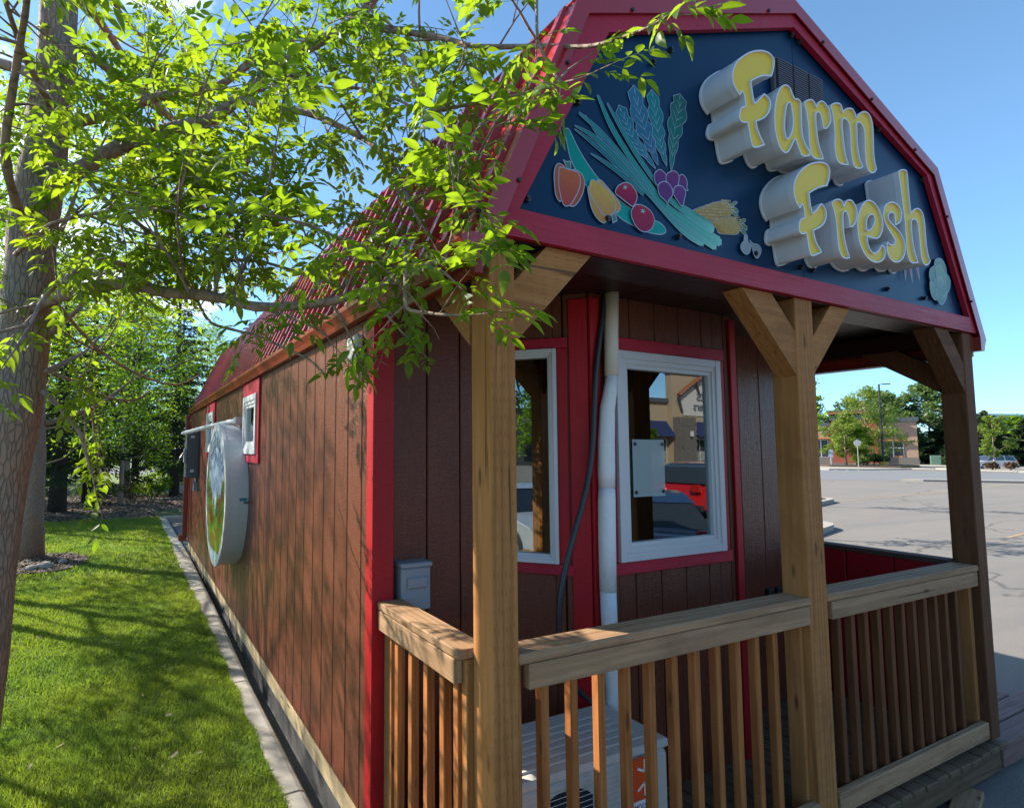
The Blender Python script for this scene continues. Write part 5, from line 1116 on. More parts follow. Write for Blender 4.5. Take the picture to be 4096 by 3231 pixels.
class Tree:
    def __init__(s, root, leafmat, seed): s.root = root; s.mat = leafmat; s.rs = random.Random(seed); s.leaf = []; s.tw = MB()
    def twig(s, p, d, L, depth, dens=.07, droop=.35, sc=.66):
        """a thin curving twig that carries leaves; returns nothing"""
        rs_ = s.rs; n_ = max(3, int(L/.09)); pts = [Vector(p)]; d = Vector(d).normalized()
        for i in range(n_):
            d = (d+rand_unit(rs_)*.16+Vector((0,0,-droop*.12))).normalized(); q = pts[-1]+d*(L/n_)
            if blocked(q): break
            pts.append(q)
        if len(pts) < 3: return
        r0 = .0026+.0042*L*(2 if depth == 0 else 1)
        s.tw.tube(pts, [r0*(1-.75*i/(len(pts)-1)) for i in range(len(pts))], 4, cap=False)
        Lr = sum((b-a).length for a, b in zip(pts[:-1], pts[1:]))
        start = .25 if depth else .45
        k = int(Lr*(1-start)/dens)+1
        for i in range(k):
            q, t, _ = interp(pts, start+(1-start)*(i+.7)/k)
            for sgn in ((1,-1) if rs_.random() < .65 else (rs_.choice((1,-1)),)):
                side_ = t.cross(Vector((0,0,1))); side_ = side_.normalized() if side_.length > .05 else Vector((1,0,0))
                ld_ = (t*.55+side_*sgn*.85+rand_unit(rs_)*.45+Vector((0,0,-.10))).normalized()
                s.leaf.append((q, ld_, (Vector((0,0,1))+rand_unit(rs_)*.55), rs_.uniform(.6, 1.15)*sc, rs_.randrange(len(LEAVES))))
        q, t, _ = interp(pts, 1.0)
        s.leaf.append((q, (t+rand_unit(rs_)*.2), Vector((0,0,1))+rand_unit(rs_)*.4, 1.1*sc, rs_.randrange(len(LEAVES))))
        if depth < 1:
            for i in range(int(L/.26)):
                q, t, _ = interp(pts, rs_.uniform(.25, .95))
                s.twig(q, (t*.6+rand_unit(rs_)*.8), L*rs_.uniform(.3,.55), depth+1, dens, droop, sc)
    def limb(s, pts, r0, r1, name='limb', spacing=.16, tl=(.35,.8), start=.15, droop=.35, mat=None, twigs=True, seg=10):
        """a smooth tapered limb with twigs"""
        n_ = len(pts); P = [Vector(p) for p in pts]; out = []; rad = []
        for i in range(n_-1):
            p0 = P[max(i-1,0)]; p1 = P[i]; p2 = P[i+1]; p3 = P[min(i+2,n_-1)]
            for k in range(3):
                t = k/3; out.append(.5*((2*p1)+(-p0+p2)*t+(2*p0-5*p1+4*p2-p3)*t*t+(-p0+3*p1-3*p2+p3)*t**3)); rad.append(r0+(r1-r0)*(i+t)/(n_-1))
        out.append(P[-1]); rad.append(r1)
        m = MB().tube(out, [r_*(1+.08*math.sin(i*2.7)) for i, r_ in enumerate(rad)], seg); o = m.build(name, mat or MAT['bark_limb'], s.root, smooth=True)
        if twigs:
            L = sum((b-a).length for a, b in zip(P[:-1], P[1:])); c = int(L*(1-start)/spacing)
            for i in range(c):
                q, t, _ = interp(P, start+(1-start)*(i+s.rs.random())/max(1, c))
                d = (t*.5+rand_unit(s.rs)).normalized(); s.twig(q, d, s.rs.uniform(*tl), 0, droop=droop)
            s.twig(P[-1], (P[-1]-P[-2]), tl[1]*.6, 0)
        return o
    def finish(s, own=300, name_own='leaf'):
        s.tw.build('twigs', MAT['bark_limb'], s.root, smooth=True, kind='stuff')
        lf = [l for l in s.leaf if not blocked(l[0]) and not blocked(l[0]+l[1].normalized()*.2)]
        near = []
        if own:
            def vis(l):
                d = l[0]-CAM; dz = d.dot(fwd)
                if dz < .5: return False
                x_, y_ = d.dot(r2)/dz, d.dot(u2)/dz
                return -.75 < x_ < .6 and -.5 < y_ < .85
            idx = sorted((i for i in range(len(lf)) if vis(lf[i])), key=lambda i: (lf[i][0]-CAM).length/lf[i][3])[:own]
            near = set(idx)
            mes = []
            for V, F in LEAVES:
                me = bpy.data.meshes.new('leaf'); me.from_pydata(V.tolist(), [], F.tolist()); me.materials.append(s.mat); me.polygons.foreach_set('use_smooth', [True]*len(me.polygons)); mes.append(me)
            for i in idx:
                p, d, up, sc, k = lf[i]; o = bpy.data.objects.new('leaf', mes[k]); COL.objects.link(o); o.parent = s.root
                o.matrix_world = Matrix.Translation(p) @ frame_from(d, up).to_4x4() @ Matrix.Scale(sc, 4)
        Vs = []; Fs = []; off = 0
        for i, (p, d, up, sc, k) in enumerate(lf):
            if i in near: continue
            V, F = LEAVES[k]; Rm = np.array(frame_from(d, up)); Vs.append(V @ (Rm.T*sc)+np.array(p)); Fs.append(F+off); off += len(V)
        if Vs: np_mesh('foliage', np.concatenate(Vs), np.concatenate(Fs), s.mat, s.root, smooth=True, kind='stuff')
        return len(lf)
ash = thing('ash_tree', 'tall ash tree at the left with furrowed trunk and limbs reaching over the stand roof', 'tree')
T = Tree(ash, MAT['leaf'], 5)
tp = [Vector(p) for p in LIMBS['trunk']]; tp = [tp[0]+Vector((-.10, -.02, -.55)), tp[0]+Vector((-.04, 0, -.28))]+tp[1:]
rads = [.22, .165, .142, .126, .119, .115, .115, .116, .110, .102, .096, .092, .090, .088][:len(tp)]
m = MB(); seg = 28; out = []; rr_ = []
for i in range(len(tp)-1):
    for k in range(7): out.append(tp[i].lerp(tp[i+1], k/7)); rr_.append(rads[i]+(rads[i+1]-rads[i])*k/7)
out.append(tp[-1]); rr_.append(rads[-1])
for i, p in enumerate(out):
    for k in range(seg):
        a = 2*math.pi*k/seg; rd = rr_[i]*(1+.06*noise.noise(Vector((math.cos(a)*2, math.sin(a)*2, p.z*1.2)))+.075*abs(noise.noise(Vector((math.cos(a)*7, math.sin(a)*7, p.z*3.0)))))
        m.v.append((p.x+rd*math.cos(a), p.y+rd*math.sin(a), p.z))
for i in range(len(out)-1):
    for k in range(seg): m.f.append((i*seg+k, i*seg+(k+1)%seg, (i+1)*seg+(k+1)%seg, (i+1)*seg+k)); m.mi.append(0)
m.build('trunk', MAT['bark'], ash, smooth=True)
RAD = dict(L1=(.040,.022), L2=(.058,.026), L2b=(.026,.010), L2c=(.022,.007), L3=(.046,.011), L3b=(.012,.006), L4=(.011,.006), L6=(.014,.006), L7=(.010,.005), L8=(.008,.004), L9=(.010,.004), L10=(.018,.007), L11=(.014,.006), L12=(.020,.007), L13=(.030,.010), L14=(.024,.010), L16=(.014,.005), L17=(.012,.005), L18=(.015,.006), L19=(.018,.006), L20=(.014,.005), L21=(.012,.005))
for k, (a, b) in RAD.items():
    T.limb(LIMBS[k], a*.82, b*.9, spacing=.60*{'L4':.4,'L8':.30,'L9':.22,'L7':.09,'L6':.16,'L16':.09,'L17':.08,'L3b':.10,'L12':.3,'L3':.10,'L11':.22,'L20':.42,'L21':.42,'L2c':.2,'L2b':.34,'L13':.24,'L14':.24,'L2':.10,'L1':.10,'L14':.10}.get(k, .13), tl={'L4':(.12,.25),'L20':(.2,.45),'L8':(.16,.30),'L9':(.18,.36),'L7':(.16,.32),'L6':(.2,.4),'L3b':(.2,.45),'L12':(.2,.4),'L11':(.2,.4)}.get(k, (.3,.75)), start={'L12':.4,'L2':.12,'L3':.15}.get(k, .2))
# limbs higher up and away from the camera, their leaves fill the top of the view and shade the lawn
rs_ = random.Random(21)
for i in range(6):
    z0 = rs_.uniform(3.6, 6.0); a = rs_.uniform(0, 2*math.pi) if i > 3 else rs_.uniform(-1.0, 1.6)
    p0, _, _ = interp(LIMBS['trunk'], min(.98, (z0-.5)/4.6)); L = rs_.uniform(1.6, 3.3); up_ = rs_.uniform(.05, .5)
    P = [p0]; d = Vector((math.cos(a), math.sin(a), up_))
    for k in range(6):
        d = (d+rand_unit(rs_)*.18+Vector((0,0,-.05))).normalized(); q = P[-1]+d*L/6
        if blocked(q): q = q+Vector((0,0,.3))
        P.append(q)
    T.limb(P, .032, .009, spacing=.26, tl=(.35,.8), start=.25, seg=7)
nl = T.finish(300)
print('ash leaves', nl, 'twig verts', len(T.tw.v))

# ---------------------------------------------------------------- other broadleaf trees: real crowns of many small leaves
def leaf_cloud(centers, radii, count, size, seed, flat=.5, hollow=.35):
    r_ = np.random.default_rng(seed); c = np.array(centers); rad = np.array(radii)
    w = rad.prod(1)**.8; w = w/w.sum(); idx = r_.choice(len(c), count, p=w)
    d = r_.normal(size=(count,3)); d /= np.linalg.norm(d, axis=1)[:,None]; rr__ = (hollow+(1-hollow)*r_.random(count)**.55)*(1+.15*r_.normal(size=count))
    P = c[idx]+d*rad[idx]*rr__[:,None]
    n_ = count; a = r_.normal(size=(n_,3)); a[:,2] *= flat; a /= np.linalg.norm(a, axis=1)[:,None]
    b = np.cross(a, r_.normal(size=(n_,3))); b /= np.linalg.norm(b, axis=1)[:,None]
    s = size*r_.uniform(.6, 1.4, n_)[:,None]
    V = np.stack([P-a*s, P+b*s*.42, P+a*s, P-b*s*.42], 1).reshape(-1,3)
    return V, np.arange(4*n_).reshape(-1,4)
def broad_tree(x, y, z, H, spread, label, mat, seed, group=None, leaves=5000, size=.09, trunk_h=.3, trunk_r=.12, name='broadleaf_tree', pale=False, lean=0.0, gaps=14, narrow=1.0, trunkmat=None):
    rs_ = random.Random(seed); t = thing(name, label, 'tree', group); tk = MB()
    P = [Vector((x+lean*H*k/8*.3+.04*H*.1*rs_.uniform(-1,1), y+.03*H*.1*rs_.uniform(-1,1), z-.1+H*.92*k/8)) for k in range(9)]
    tk.tube(P, [trunk_r*(1-.85*(k/8))*(1.25 if k == 0 else 1) for k in range(9)], 9); tk.build('trunk', trunkmat or MAT['bark_limb'], t, smooth=True)
    lb_ = MB(); cs = []; rd = []
    for i in range(gaps):
        hh = trunk_h+(1-trunk_h)*(i+.5)/gaps; a = i*2.4+rs_.uniform(-.4,.4); prof = math.sin(min(1, (hh-trunk_h)/(1-trunk_h)*.85+.18)*math.pi)**.6
        r_ = spread*prof*rs_.uniform(.45, .95); p0, _, _ = interp(P, hh*.85); q = Vector((p0.x+r_*math.cos(a), p0.y+r_*math.sin(a), z+H*min(.98, hh+.06*rs_.uniform(0,1.5))))
        mid = p0.lerp(q, .5)+Vector((0,0,-.03*H)); lb_.tube([p0, mid, q], [trunk_r*.32, trunk_r*.2, trunk_r*.06], 5)
        for k in range(3):
            e = q+rand_unit(rs_)*spread*.35; lb_.tube([mid.lerp(q, .6), e], [trunk_r*.1, trunk_r*.03], 4); cs.append(e); rd.append([spread*rs_.uniform(.16,.30)]*2+[spread*rs_.uniform(.12,.24)])
        cs.append(q); rd.append([spread*.30, spread*.30, spread*.24*narrow])
    lb_.build('limbs', trunkmat or MAT['bark_limb'], t, smooth=True)
    V, F = leaf_cloud([tuple(c) for c in cs], rd, leaves, size, seed, hollow=.15); np_mesh('crown', V, F, mat, t, kind='stuff')
    return t
# tree in the mulch ring (its trunk shows beside the near trunk)
broad_tree(-2.62, 10.1, ZL, 8.0, 3.0, 'leafy tree standing in the mulch ring behind the near ash trunk', MAT['leaf2'], 3, leaves=11000, size=.05, trunk_h=.36, trunk_r=.19, gaps=13, trunkmat=MAT['bark'])
# trees outside the frame on the sunny side, whose open crowns dapple the lawn and the side wall
broad_tree(-5.6, 10.6, ZL, 8.2, 2.5, 'open crowned tree on the lawn left of the mulch ring', MAT['leaf2'], 31, leaves=4200, size=.05, trunk_h=.3, trunk_r=.16, gaps=12, trunkmat=MAT['bark'])
broad_tree(-4.5, 8.3, ZL, 7.9, 2.0, 'slim tree between the near ash and the mulch ring', MAT['leaf2'], 34, leaves=3600, size=.048, trunk_h=.5, trunk_r=.11, gaps=11, trunkmat=MAT['bark'])
broad_tree(-4.1, 5.1, ZL, 5.0, 1.6, 'small tree on the lawn beside the near ash', MAT['leaf2'], 35, leaves=1900, size=.045, trunk_h=.42, trunk_r=.07, gaps=9, trunkmat=MAT['bark'])
broad_tree(-1.35, 18.6, ZL, 7.2, 2.5, 'bright backlit tree in the mulch bed before the spruces', MAT['leaf2'], 36, leaves=12000, size=.05, trunk_h=.27, trunk_r=.08, gaps=14, trunkmat=MAT['bark'])
broad_tree(-3.45, 14.2, ZL, 7.4, 2.7, 'bright green tree behind the near trunk at the edge of the mulch bed', MAT['leaf2'], 32, leaves=13000, size=.048, trunk_h=.22, trunk_r=.11, gaps=14, trunkmat=MAT['bark'])
ORD = ['first','second','third','fourth','fifth','sixth','seventh','eighth','ninth','tenth']
# ---------------------------------------------------------------- spruces
def spruce(x, y, z, H, spread, label, seed, group='spruces', clear=.06, trunk_r=.16, branches=70, dens=1.0, nsize=.05, dead=False, name='spruce_tree'):
    rs_ = random.Random(seed); t = thing(name, label, 'tree', group)
    tk = MB().tube([(x,y,z-.2),(x+.02,y,z+H*.3),(x,y,z+H*.65),(x,y,z+H)], [trunk_r*1.15, trunk_r*.85, trunk_r*.5, .015], 12); tk.build('trunk', MAT['bark_dark'], t, smooth=True)
    br = MB(); PP = []; DD = []; SS = []
    for i in range(branches):
        f = (i+.5)/branches; h = clear+(1-clear)*f**.9; L = spread*(1-h)**.75*rs_.uniform(.7, 1.08)+.12; a = i*2.399+rs_.uniform(-.3,.3)
        p = Vector((x, y, z+H*h)); d = Vector((math.cos(a), math.sin(a), -.10 if h < .5 else .18)); pts = [p]
        for k in range(5):
            dz = -.13 if k < 3 else .12
            d = (d+Vector((0,0,dz*(1-h)))).normalized(); pts.append(pts[-1]+d*L/5)
        br.tube(pts, [max(.006, trunk_r*.16*(1-.18*k)) for k in range(6)], 4, cap=False)
        c = int(dens*(26+60*L)*L)
        for _ in range(c):
            u = rs_.random()**.75; q, tg, _ = interp(pts, u); sd_ = Vector((-tg.y, tg.x, 0)).normalized()*rs_.choice((-1,1))
            w = L*.30*(1-abs(u-.45)*.9)*rs_.random()
            PP.append(q+sd_*w+Vector((0,0,-.22*w-rs_.random()*.10*L))); dd = (tg*.6+sd_*.7+Vector((0,0,-.35))+rand_unit(rs_)*.5).normalized(); DD.append(dd); SS.append(nsize*rs_.uniform(.7,1.5))
    br.build('branches', MAT['bark_dark'], t, kind='stuff')
    P = np.array(PP); D = np.array(DD); S = np.array(SS)[:,None]; n_ = len(P)
    E = np.cross(D, rng.normal(size=(n_,3))); E /= np.linalg.norm(E, axis=1)[:,None]; G = np.cross(D, E)
    # each spray: two crossed slim blades
    V = np.stack([P-D*S, P+E*S*.28, P+D*S*1.3, P-E*S*.28, P-D*S, P+G*S*.28, P+D*S*1.3, P-G*S*.28], 1).reshape(-1,3)
    np_mesh('needles', V, np.arange(8*n_).reshape(-1,4), MAT['needle_dry'] if dead else MAT['needle'], t, kind='stuff')
    return t
SPL = [(-2.95,17.3,.23,7.5,2.3,'nearest spruce at left with thick scaly trunk standing in the mulch'),
 (-2.30,19.7,.20,8.5,2.6,'second spruce with bare lower trunk right of the nearest one'),
 (.45,21.4,.18,9.0,2.9,'dark spruce by the far corner of the stand'),
 (-6.3,19.5,.2,8.5,2.7,'spruce at the far left edge behind the ash trunk'),
 (-.9,25.0-1.6,.15,9.5,2.6,'tall spruce behind the mulch bed between two trunks')]
for k, (x, y, r_, H, sp, lb_) in enumerate(SPL):
    spruce(x, y, ZL+.05, H, sp, lb_, 40+k, clear=.16 if k != 3 else .1, trunk_r=r_*.95, branches=64, dens=1.15, nsize=.055)
# second row beyond the side road
for k, (x, y, H, sp) in enumerate(((-9.5,31,9,3.0),(-5.2,33,10,3.2),(1.5,33,10,3.1),(5.0,31.5,9.5,3.0),(-14,30,9,3))):
    spruce(x, y, -.2, H, sp, ['spruce beyond the side road at the left','tall spruce beyond the side road behind the ash','spruce beyond the road left of the stand','spruce beyond the road nearest the stand roof','spruce beyond the road at the far left edge'][k], 60+k, branches=52, dens=.55, nsize=.10, trunk_r=.2)
BL = [(-4.6,23.2+4.5,9.5,3.4,'light green broadleaf tree with its crown against the sky left of the stand roof'),(-9.5,24.0,9,3.6,'broadleaf tree with yellow green leaves at the left edge'),
      (-1.2,29.6,7.6,2.8,'small leaved tree showing over the far end of the stand roof'),(3.2,36.0,9,3.4,'broadleaf tree far behind the stand'),(-13,37,11,4.5,'large broadleaf tree far behind the ash trunk')]
for k, (x, y, H, sp, lb_) in enumerate(BL): broad_tree(x, y, -.2, H, sp, lb_, MAT['leaf2'], 80+k, leaves=15000, size=.08, trunk_h=.12, trunk_r=.16, gaps=16)
# hedge-like mass of far trees that closes the view to the left
V = []; F = []
cs = []; rd = []
for k in range(44):
    x = -60+k*2.4+random.uniform(-1,1); cs.append((x, 58+random.uniform(-3,3), 2.0+random.uniform(-.5,1.2))); rd.append((2.2, 2.0, random.uniform(2.0,3.6)))
V, F = leaf_cloud(cs, rd, 26000, .26, 5, hollow=.5); o = np_mesh('far_tree_line', V, F, MAT['shrub'], kind='stuff'); 
cs = []; rd = []
for k in range(60):
    t_ = k/59; cs.append((175-8*t_+random.uniform(-3,3), 95-90*t_, 2.2+random.uniform(-.6,1.4))); rd.append((4.5, 3.5, random.uniform(2.2,4.2)))
V, F = leaf_cloud(cs, rd, 24000, .5, 6, hollow=.5); np_mesh('far_trees_beyond_lot', V, F, MAT['leaf_blue'], kind='stuff')
# junipers and small shrubs in the bed
def shrub(x, y, w, h, label, mat, seed, count=1500, size=.035, group=None, name='juniper_shrub', z=None):
    rs_ = random.Random(seed); z = ZL+.05 if z is None else z; t = thing(name, label, 'shrub', group)
    st = MB(); cs = []; rd = []
    for k in range(9):
        a = k*2.4; r_ = w*.5*rs_.uniform(.2,.95); e = Vector((x+r_*math.cos(a), y+r_*math.sin(a)*.7, z+h*rs_.uniform(.5,.9))); st.tube([(x,y,z-.05), (x+r_*.5*math.cos(a), y+r_*.35*math.sin(a), z+h*.35), e], [.012,.008,.003], 4)
        cs.append(tuple(e)); rd.append((w*.2, w*.2, h*.32))
    st.build('stems', MAT['bark_dark'], t, kind='stuff'); V, F = leaf_cloud(cs, rd, count, size, seed, hollow=.1); V[:,2] = np.maximum(V[:,2], z-.03); np_mesh('foliage', V, F, mat, t, kind='stuff'); return t
shrub(-4.05, 21.2, 2.0, .42, 'bright green spreading juniper between the ash trunk and first spruce', MAT['shrub'], 1, 4200)
shrub(-1.85, 22.0, 2.2, .38, 'low juniper behind the second spruce trunk', MAT['shrub'], 2, 3400)
shrub(-1.0, 19.6, .9, .85, 'thin reddish shrub in the mulch bed', MAT['shrub_red'], 3, 700, .03, name='dry_shrub')
shrub(-.35, 20.3, 1.3, .8, 'green leafy shrub beside the reddish one in the mulch', MAT['leaf2'], 4, 2600, .04, name='leafy_shrub')
shrub(-2.1, 18.0, .55, .3, 'small green plant at the foot of the second spruce', MAT['leaf2'], 6, 420, .03, name='small_plant')

# ---------------------------------------------------------------- the restaurant across the lot
def basis(A, B): 
    A, B = Vector(A), Vector(B); t = (B-A).normalized(); return A, t, Vector((t.y, -t.x))
rest = thing('restaurant', 'tan restaurant building with red entry block and stone base across the parking lot', 'building')
A0, tt_, nn_ = basis((105.0, 39.6), (100.2, 50.6))        # facade runs right to left; outward normal must face the camera
if nn_.dot(Vector((CAM.x, CAM.y))-A0) < 0: nn_ = -nn_
def FM(): return Matrix(((tt_.x, nn_.x, 0, A0.x), (tt_.y, nn_.y, 0, A0.y), (0,0,1,ZA), (0,0,0,1)))
FM_ = FM()
def fb_(name, s0, s1, d0, d1, z0, z1, mat, parent=rest, bev=0):
    o = MB().box(s0, s1, d0, d1, z0, z1, M=FM_, bev=bev).build(name, mat, parent); return o
tan = m_plain('tan_stucco', (.34,.225,.165), .85, 0, .2, .05, .8, .1); redb = m_plain('brick_red_stucco', (.24,.065,.042), .8, 0, .2, .08, 1, .1)
capm = m_plain('dark_parapet_cap', (.07,.075,.085), .5); stone = m_plain('grey_ledge_stone', (.14,.125,.115), .9, 0, .2, .35, 6, .6); orange = m_plain('timber_awning', (.42,.17,.06), .6)
fb_('wall', 0, 30, -16, 0, 0, 6.6, tan)
fb_('parapet_cap', -.25, 9.0, -16.2, .25, 6.6, 7.25, capm); fb_('parapet_cap', 10.4, 30, -16.2, .25, 6.1, 6.65, capm)
fb_('entry_block', 4.6, 10.1, -6, .9, 0, 7.6, redb); fb_('parapet_cap', 4.4, 10.35, -6.2, 1.15, 7.0, 7.75, capm); fb_('roof_beam', 4.2, 10.6, -6, 1.5, 8.0, 8.35, orange); fb_('roof_slab', 4.1, 10.7, -6.2, 1.6, 8.36, 8.55, capm)
fb_('stone_base', -.05, 4.15, .0, .16, 0, 1.15, stone)
fb_('wall_joint', -.02, 4.15, .01, .03, 3.55, 3.60, capm)
def shopwin(s0, s1, z0, z1, cols, rows):
    w_ = fb_('window', s0, s1, .02, .10, z0, z1, MAT['white_vinyl'])
    for i in range(cols):
        for j in range(rows):
            a = s0+(s1-s0)*i/cols+.07; b = s0+(s1-s0)*(i+1)/cols-.07; c = z0+(z1-z0)*j/rows+.07; d = z0+(z1-z0)*(j+1)/rows-.07
            fb_('pane', a, b, .101, .12, c, d, MAT['glass_dark'], w_)
shopwin(1.6, 4.0, 1.15 if 0 else .15, 3.6, 2, 1); fb_('window_transom', 1.6, 4.0, .125, .16, 2.55, 2.65, MAT['white_vinyl']); fb_('awning', 1.3, 4.2, .0, .55, 3.65, 3.85, orange)
fb_('window_poster', 1.75, 2.7, .125, .14, .7, 1.4, m_plain('window_poster_orange', (.35,.16,.06), .6))
shopwin(10.7, 13.6, 1.1, 3.9, 3, 1); fb_('awning', 10.4, 14.0, .0, .7, 4.05, 4.3, orange)
shopwin(5.0, 7.4, .2, 3.4, 2, 1); shopwin(7.8, 9.8, .2, 3.4, 2, 1)
fb_('stone_base', 10.15, 30, .0, .18, 0, 1.05, stone)
for w_ in rest.children:
    if w_.name.startswith('window') and w_.name.split('.')[0] == 'window': pass
tb = MB().box(-2.4,-1.2,.2,1.0,0,1.5,M=FM_,bev=.05).build('utility_cabinet', m_plain('green_cabinet', (.09,.17,.13), .5)); tag(tb, 'green utility cabinet at the right corner of the restaurant', 'utility box')
# ground pieces of the lot
def slab(name, pts, h, mat, z=ZA, parent=None):
    m = MB(); m.prism(pts, 'z', z-.05, z+h); return structure(m.build(name, mat, parent))
slab('restaurant_walk', [(68.5,33.3),(72,31.2),(78,30.5),(84,30.0),(80,24.5),(79,21),(120,14),(125,60),(80,60),(70,42)], .13, MAT['concrete'])
slab('planting_bed', [(80.5,31.8),(85,31.8),(92,34.5),(98,41),(95,50),(84,47),(78,38)], .32, MAT['mulch'])
for pts in ([(48.0,18.5),(49.5,17.6),(56,12.2),(66,2),(65.0,1.2),(54.5,11.6),(48.3,17.4)],):
    slab('median_curb', pts, .14, MAT['concrete'])
for k, (cx_, cy_) in enumerate(((24.2,11.75),(15.3,7.35))):
    pts = []
    for q in range(14):
        a = -math.pi/2+math.pi*q/13; pts.append((cx_+1.0*math.cos(a)*.95, cy_+.70*math.sin(a)))
    pts += [(cx_-3.5, cy_+.70), (cx_-3.5, cy_-.70)]
    Rm = Matrix.Rotation(R(14), 2); pts = [tuple(Rm @ (Vector(p)-Vector((cx_,cy_)))+Vector((cx_,cy_))) for p in pts]
    isl = structure(empty_part('parking_island', None)); m = MB(); m.prism(pts, 'z', ZA-.05, ZA+.15); o = m.build('island_curb', MAT['concrete'], isl)
    broad_tree(cx_-2.4, cy_-.55, ZA+.15, 5.2 if k == 0 else 4.4, 1.25, ['thin tree on the far parking island behind the middle post','thin tree on the near parking island behind the middle post'][k], MAT['leaf2'], 250+k, leaves=900, size=.08, trunk_h=.35, trunk_r=.06, gaps=9)
    inner = [tuple((Vector(p)-Vector((cx_-1,cy_)))*.78+Vector((cx_-1,cy_))) for p in pts]; m = MB(); m.prism(inner, 'z', ZA+.1, ZA+.165); m.build('island_soil', MAT['mulch'], isl)
# road band in front of the restaurant and painted lines
structure(mesh_obj('drive_lane', [(48,23.5,ZA+.004),(20,23.5,ZA+.004),(60,23.49,ZA+.004)], [(0,1,2)], MAT['road'])) if 0 else None
structure(mesh_obj('drive_lane', [(40,23.45,ZA+.004),(55,15.5,ZA+.004),(72,-2,ZA+.004),(92,-2,ZA+.004),(79,22,ZA+.004),(76,31,ZA+.004),(66,40,ZA+.004),(30,40,ZA+.004)], [tuple(range(8))], MAT['road']))
sheet('parking_lot_north', [(6.9,23.5),(170,23.5),(170,90),(6.9,90)], ZA-.004, MAT['asphalt'])
n = N('faded_yellow_line'); g = n.noise(n.coord((1,1,1)), 7, 5, .7); MAT['yline'] = n.set(n.mix(n.ramp(g, [(.40,0.0),(.6,1.0)]), (.25,.22,.17), (.42,.25,.06)), .8)
n = N('faded_white_line'); g = n.noise(n.coord((1,1,1)), 7, 5, .7); MAT['wline'] = n.set(n.mix(n.ramp(g, [(.40,0.0),(.6,1.0)]), (.25,.24,.23), (.55,.55,.53)), .8)
def line(p, q, w, mat):
    p, q = Vector(p), Vector(q); t = (q-p).normalized(); nn = Vector((-t.y, t.x))*w/2
    structure(mesh_obj('painted_line', [(*(p+nn), ZA+.008), (*(q+nn), ZA+.008), (*(q-nn), ZA+.008), (*(p-nn), ZA+.008)], [(0,1,2,3)], mat))
line((25.9,11.36),(36.5,12.06),.10,MAT['yline']); line((36.5,12.06),(50.3,13.7),.12,MAT['yline'])
for k in range(7):
    x = 18+k*4.4; line((x, 4.2+.13*(x-18)), (x+5.2, 4.6+.10*(x-18)), .07, MAT['yline'])
for k in range(5): line((66+k*1.0, 33.5-k*.6), (67.6+k*1.0, 34.6-k*.6), .28, MAT['wline'])
ws = []
for k in range(8):
    p = Vector((79.5, 30.2)).lerp(Vector((79.0, 22.5)), k/7); o = MB().box(-.09,.09,-.75,.75,0,.13,bev=.03).build('wheel_stop', MAT['concrete']); o.location = (p.x, p.y, ZA+.006); o.rotation_euler = (0,0,R(3))
    tag(o, 'concrete wheel stop before the restaurant, '+ORD[k]+' from the left of the row', 'wheel stop', 'wheel stops before the restaurant')
lpst = thing('street_lamp', 'tall dark parking lot lamp on a yellow base', 'street lamp', loc=(85.9,35.77,ZA))
MB().tube([(0,0,0),(0,0,.75)], .44, 16).build('yellow_base', m_plain('yellow_base_paint', (.62,.36,.03), .6), lpst)
MB().tube([(0,0,.75),(0,0,5),(0,0,10.75)], [.13,.12,.10], 10).build('pole', MAT['black'], lpst); MB().tube([(0,0,10.7),(.2,-.5,10.75)], .05, 6).build('arm', MAT['black'], lpst)
MB().box(-.17,.17,-1.15,-.35,10.66,10.78,bev=.03,M=Matrix.Rotation(R(20),4,'Z')).build('lamp_head', MAT['black'], lpst)
st_ = thing('stop_sign', 'back of a grey octagonal stop sign on a post before the restaurant', 'sign', loc=(76.64,34.25,ZA))
MB().tube([(0,0,0),(0,0,3.5)], .045, 8).build('post', MAT['galv'], st_)
oc = [(.38*math.cos(R(22.5+45*k)), 3.05+.38*math.sin(R(22.5+45*k))) for k in range(8)]; m = MB(); m.prism(oc, 'y', -.03, -.015)
o = m.build('sign_plate', m_plain('sign_back', (.26,.27,.28), .5, .2), st_); o.rotation_euler = (0,0,R(-68))
pk = thing('parking_sign', 'small white and blue parking sign on a short post at the lot edge', 'sign', loc=(80.4,39.0,ZA+.13))
MB().tube([(0,0,0),(0,0,2.2)], .04, 6).build('post', MAT['white_vinyl'], pk); o = MB().box(-.24,.24,-.06,-.045,1.2,2.1,bev=.004).build('sign_plate', m_plain('blue_grey_sign', (.25,.30,.42), .5), pk); o.rotation_euler = (0,0,R(-68))
GT = 'young trees in the bed before the restaurant'
for k, (x, y, H, sp, mt, lb_, lv) in enumerate(((82.0,38.1,6.0,2.3,'leaf_pale','small round tree left of the stop sign',5000),(86.5,37.8,9.4,3.2,'leaf_pale','tall pale tree behind the lamp post with bare upper twigs',4500),(88.8,37.0,7.2,2.9,'leaf_pale','pale thin tree just right of the lamp post',2600),(84.2,38.0,4.8,2.0,'leaf2','low green tree between stop sign and lamp post',3500))):
    broad_tree(x, y, ZA+.3, H, sp, lb_, MAT[mt], 120+k, GT, leaves=lv, size=.15, trunk_h=.24, trunk_r=.13, gaps=12, name='young_tree')
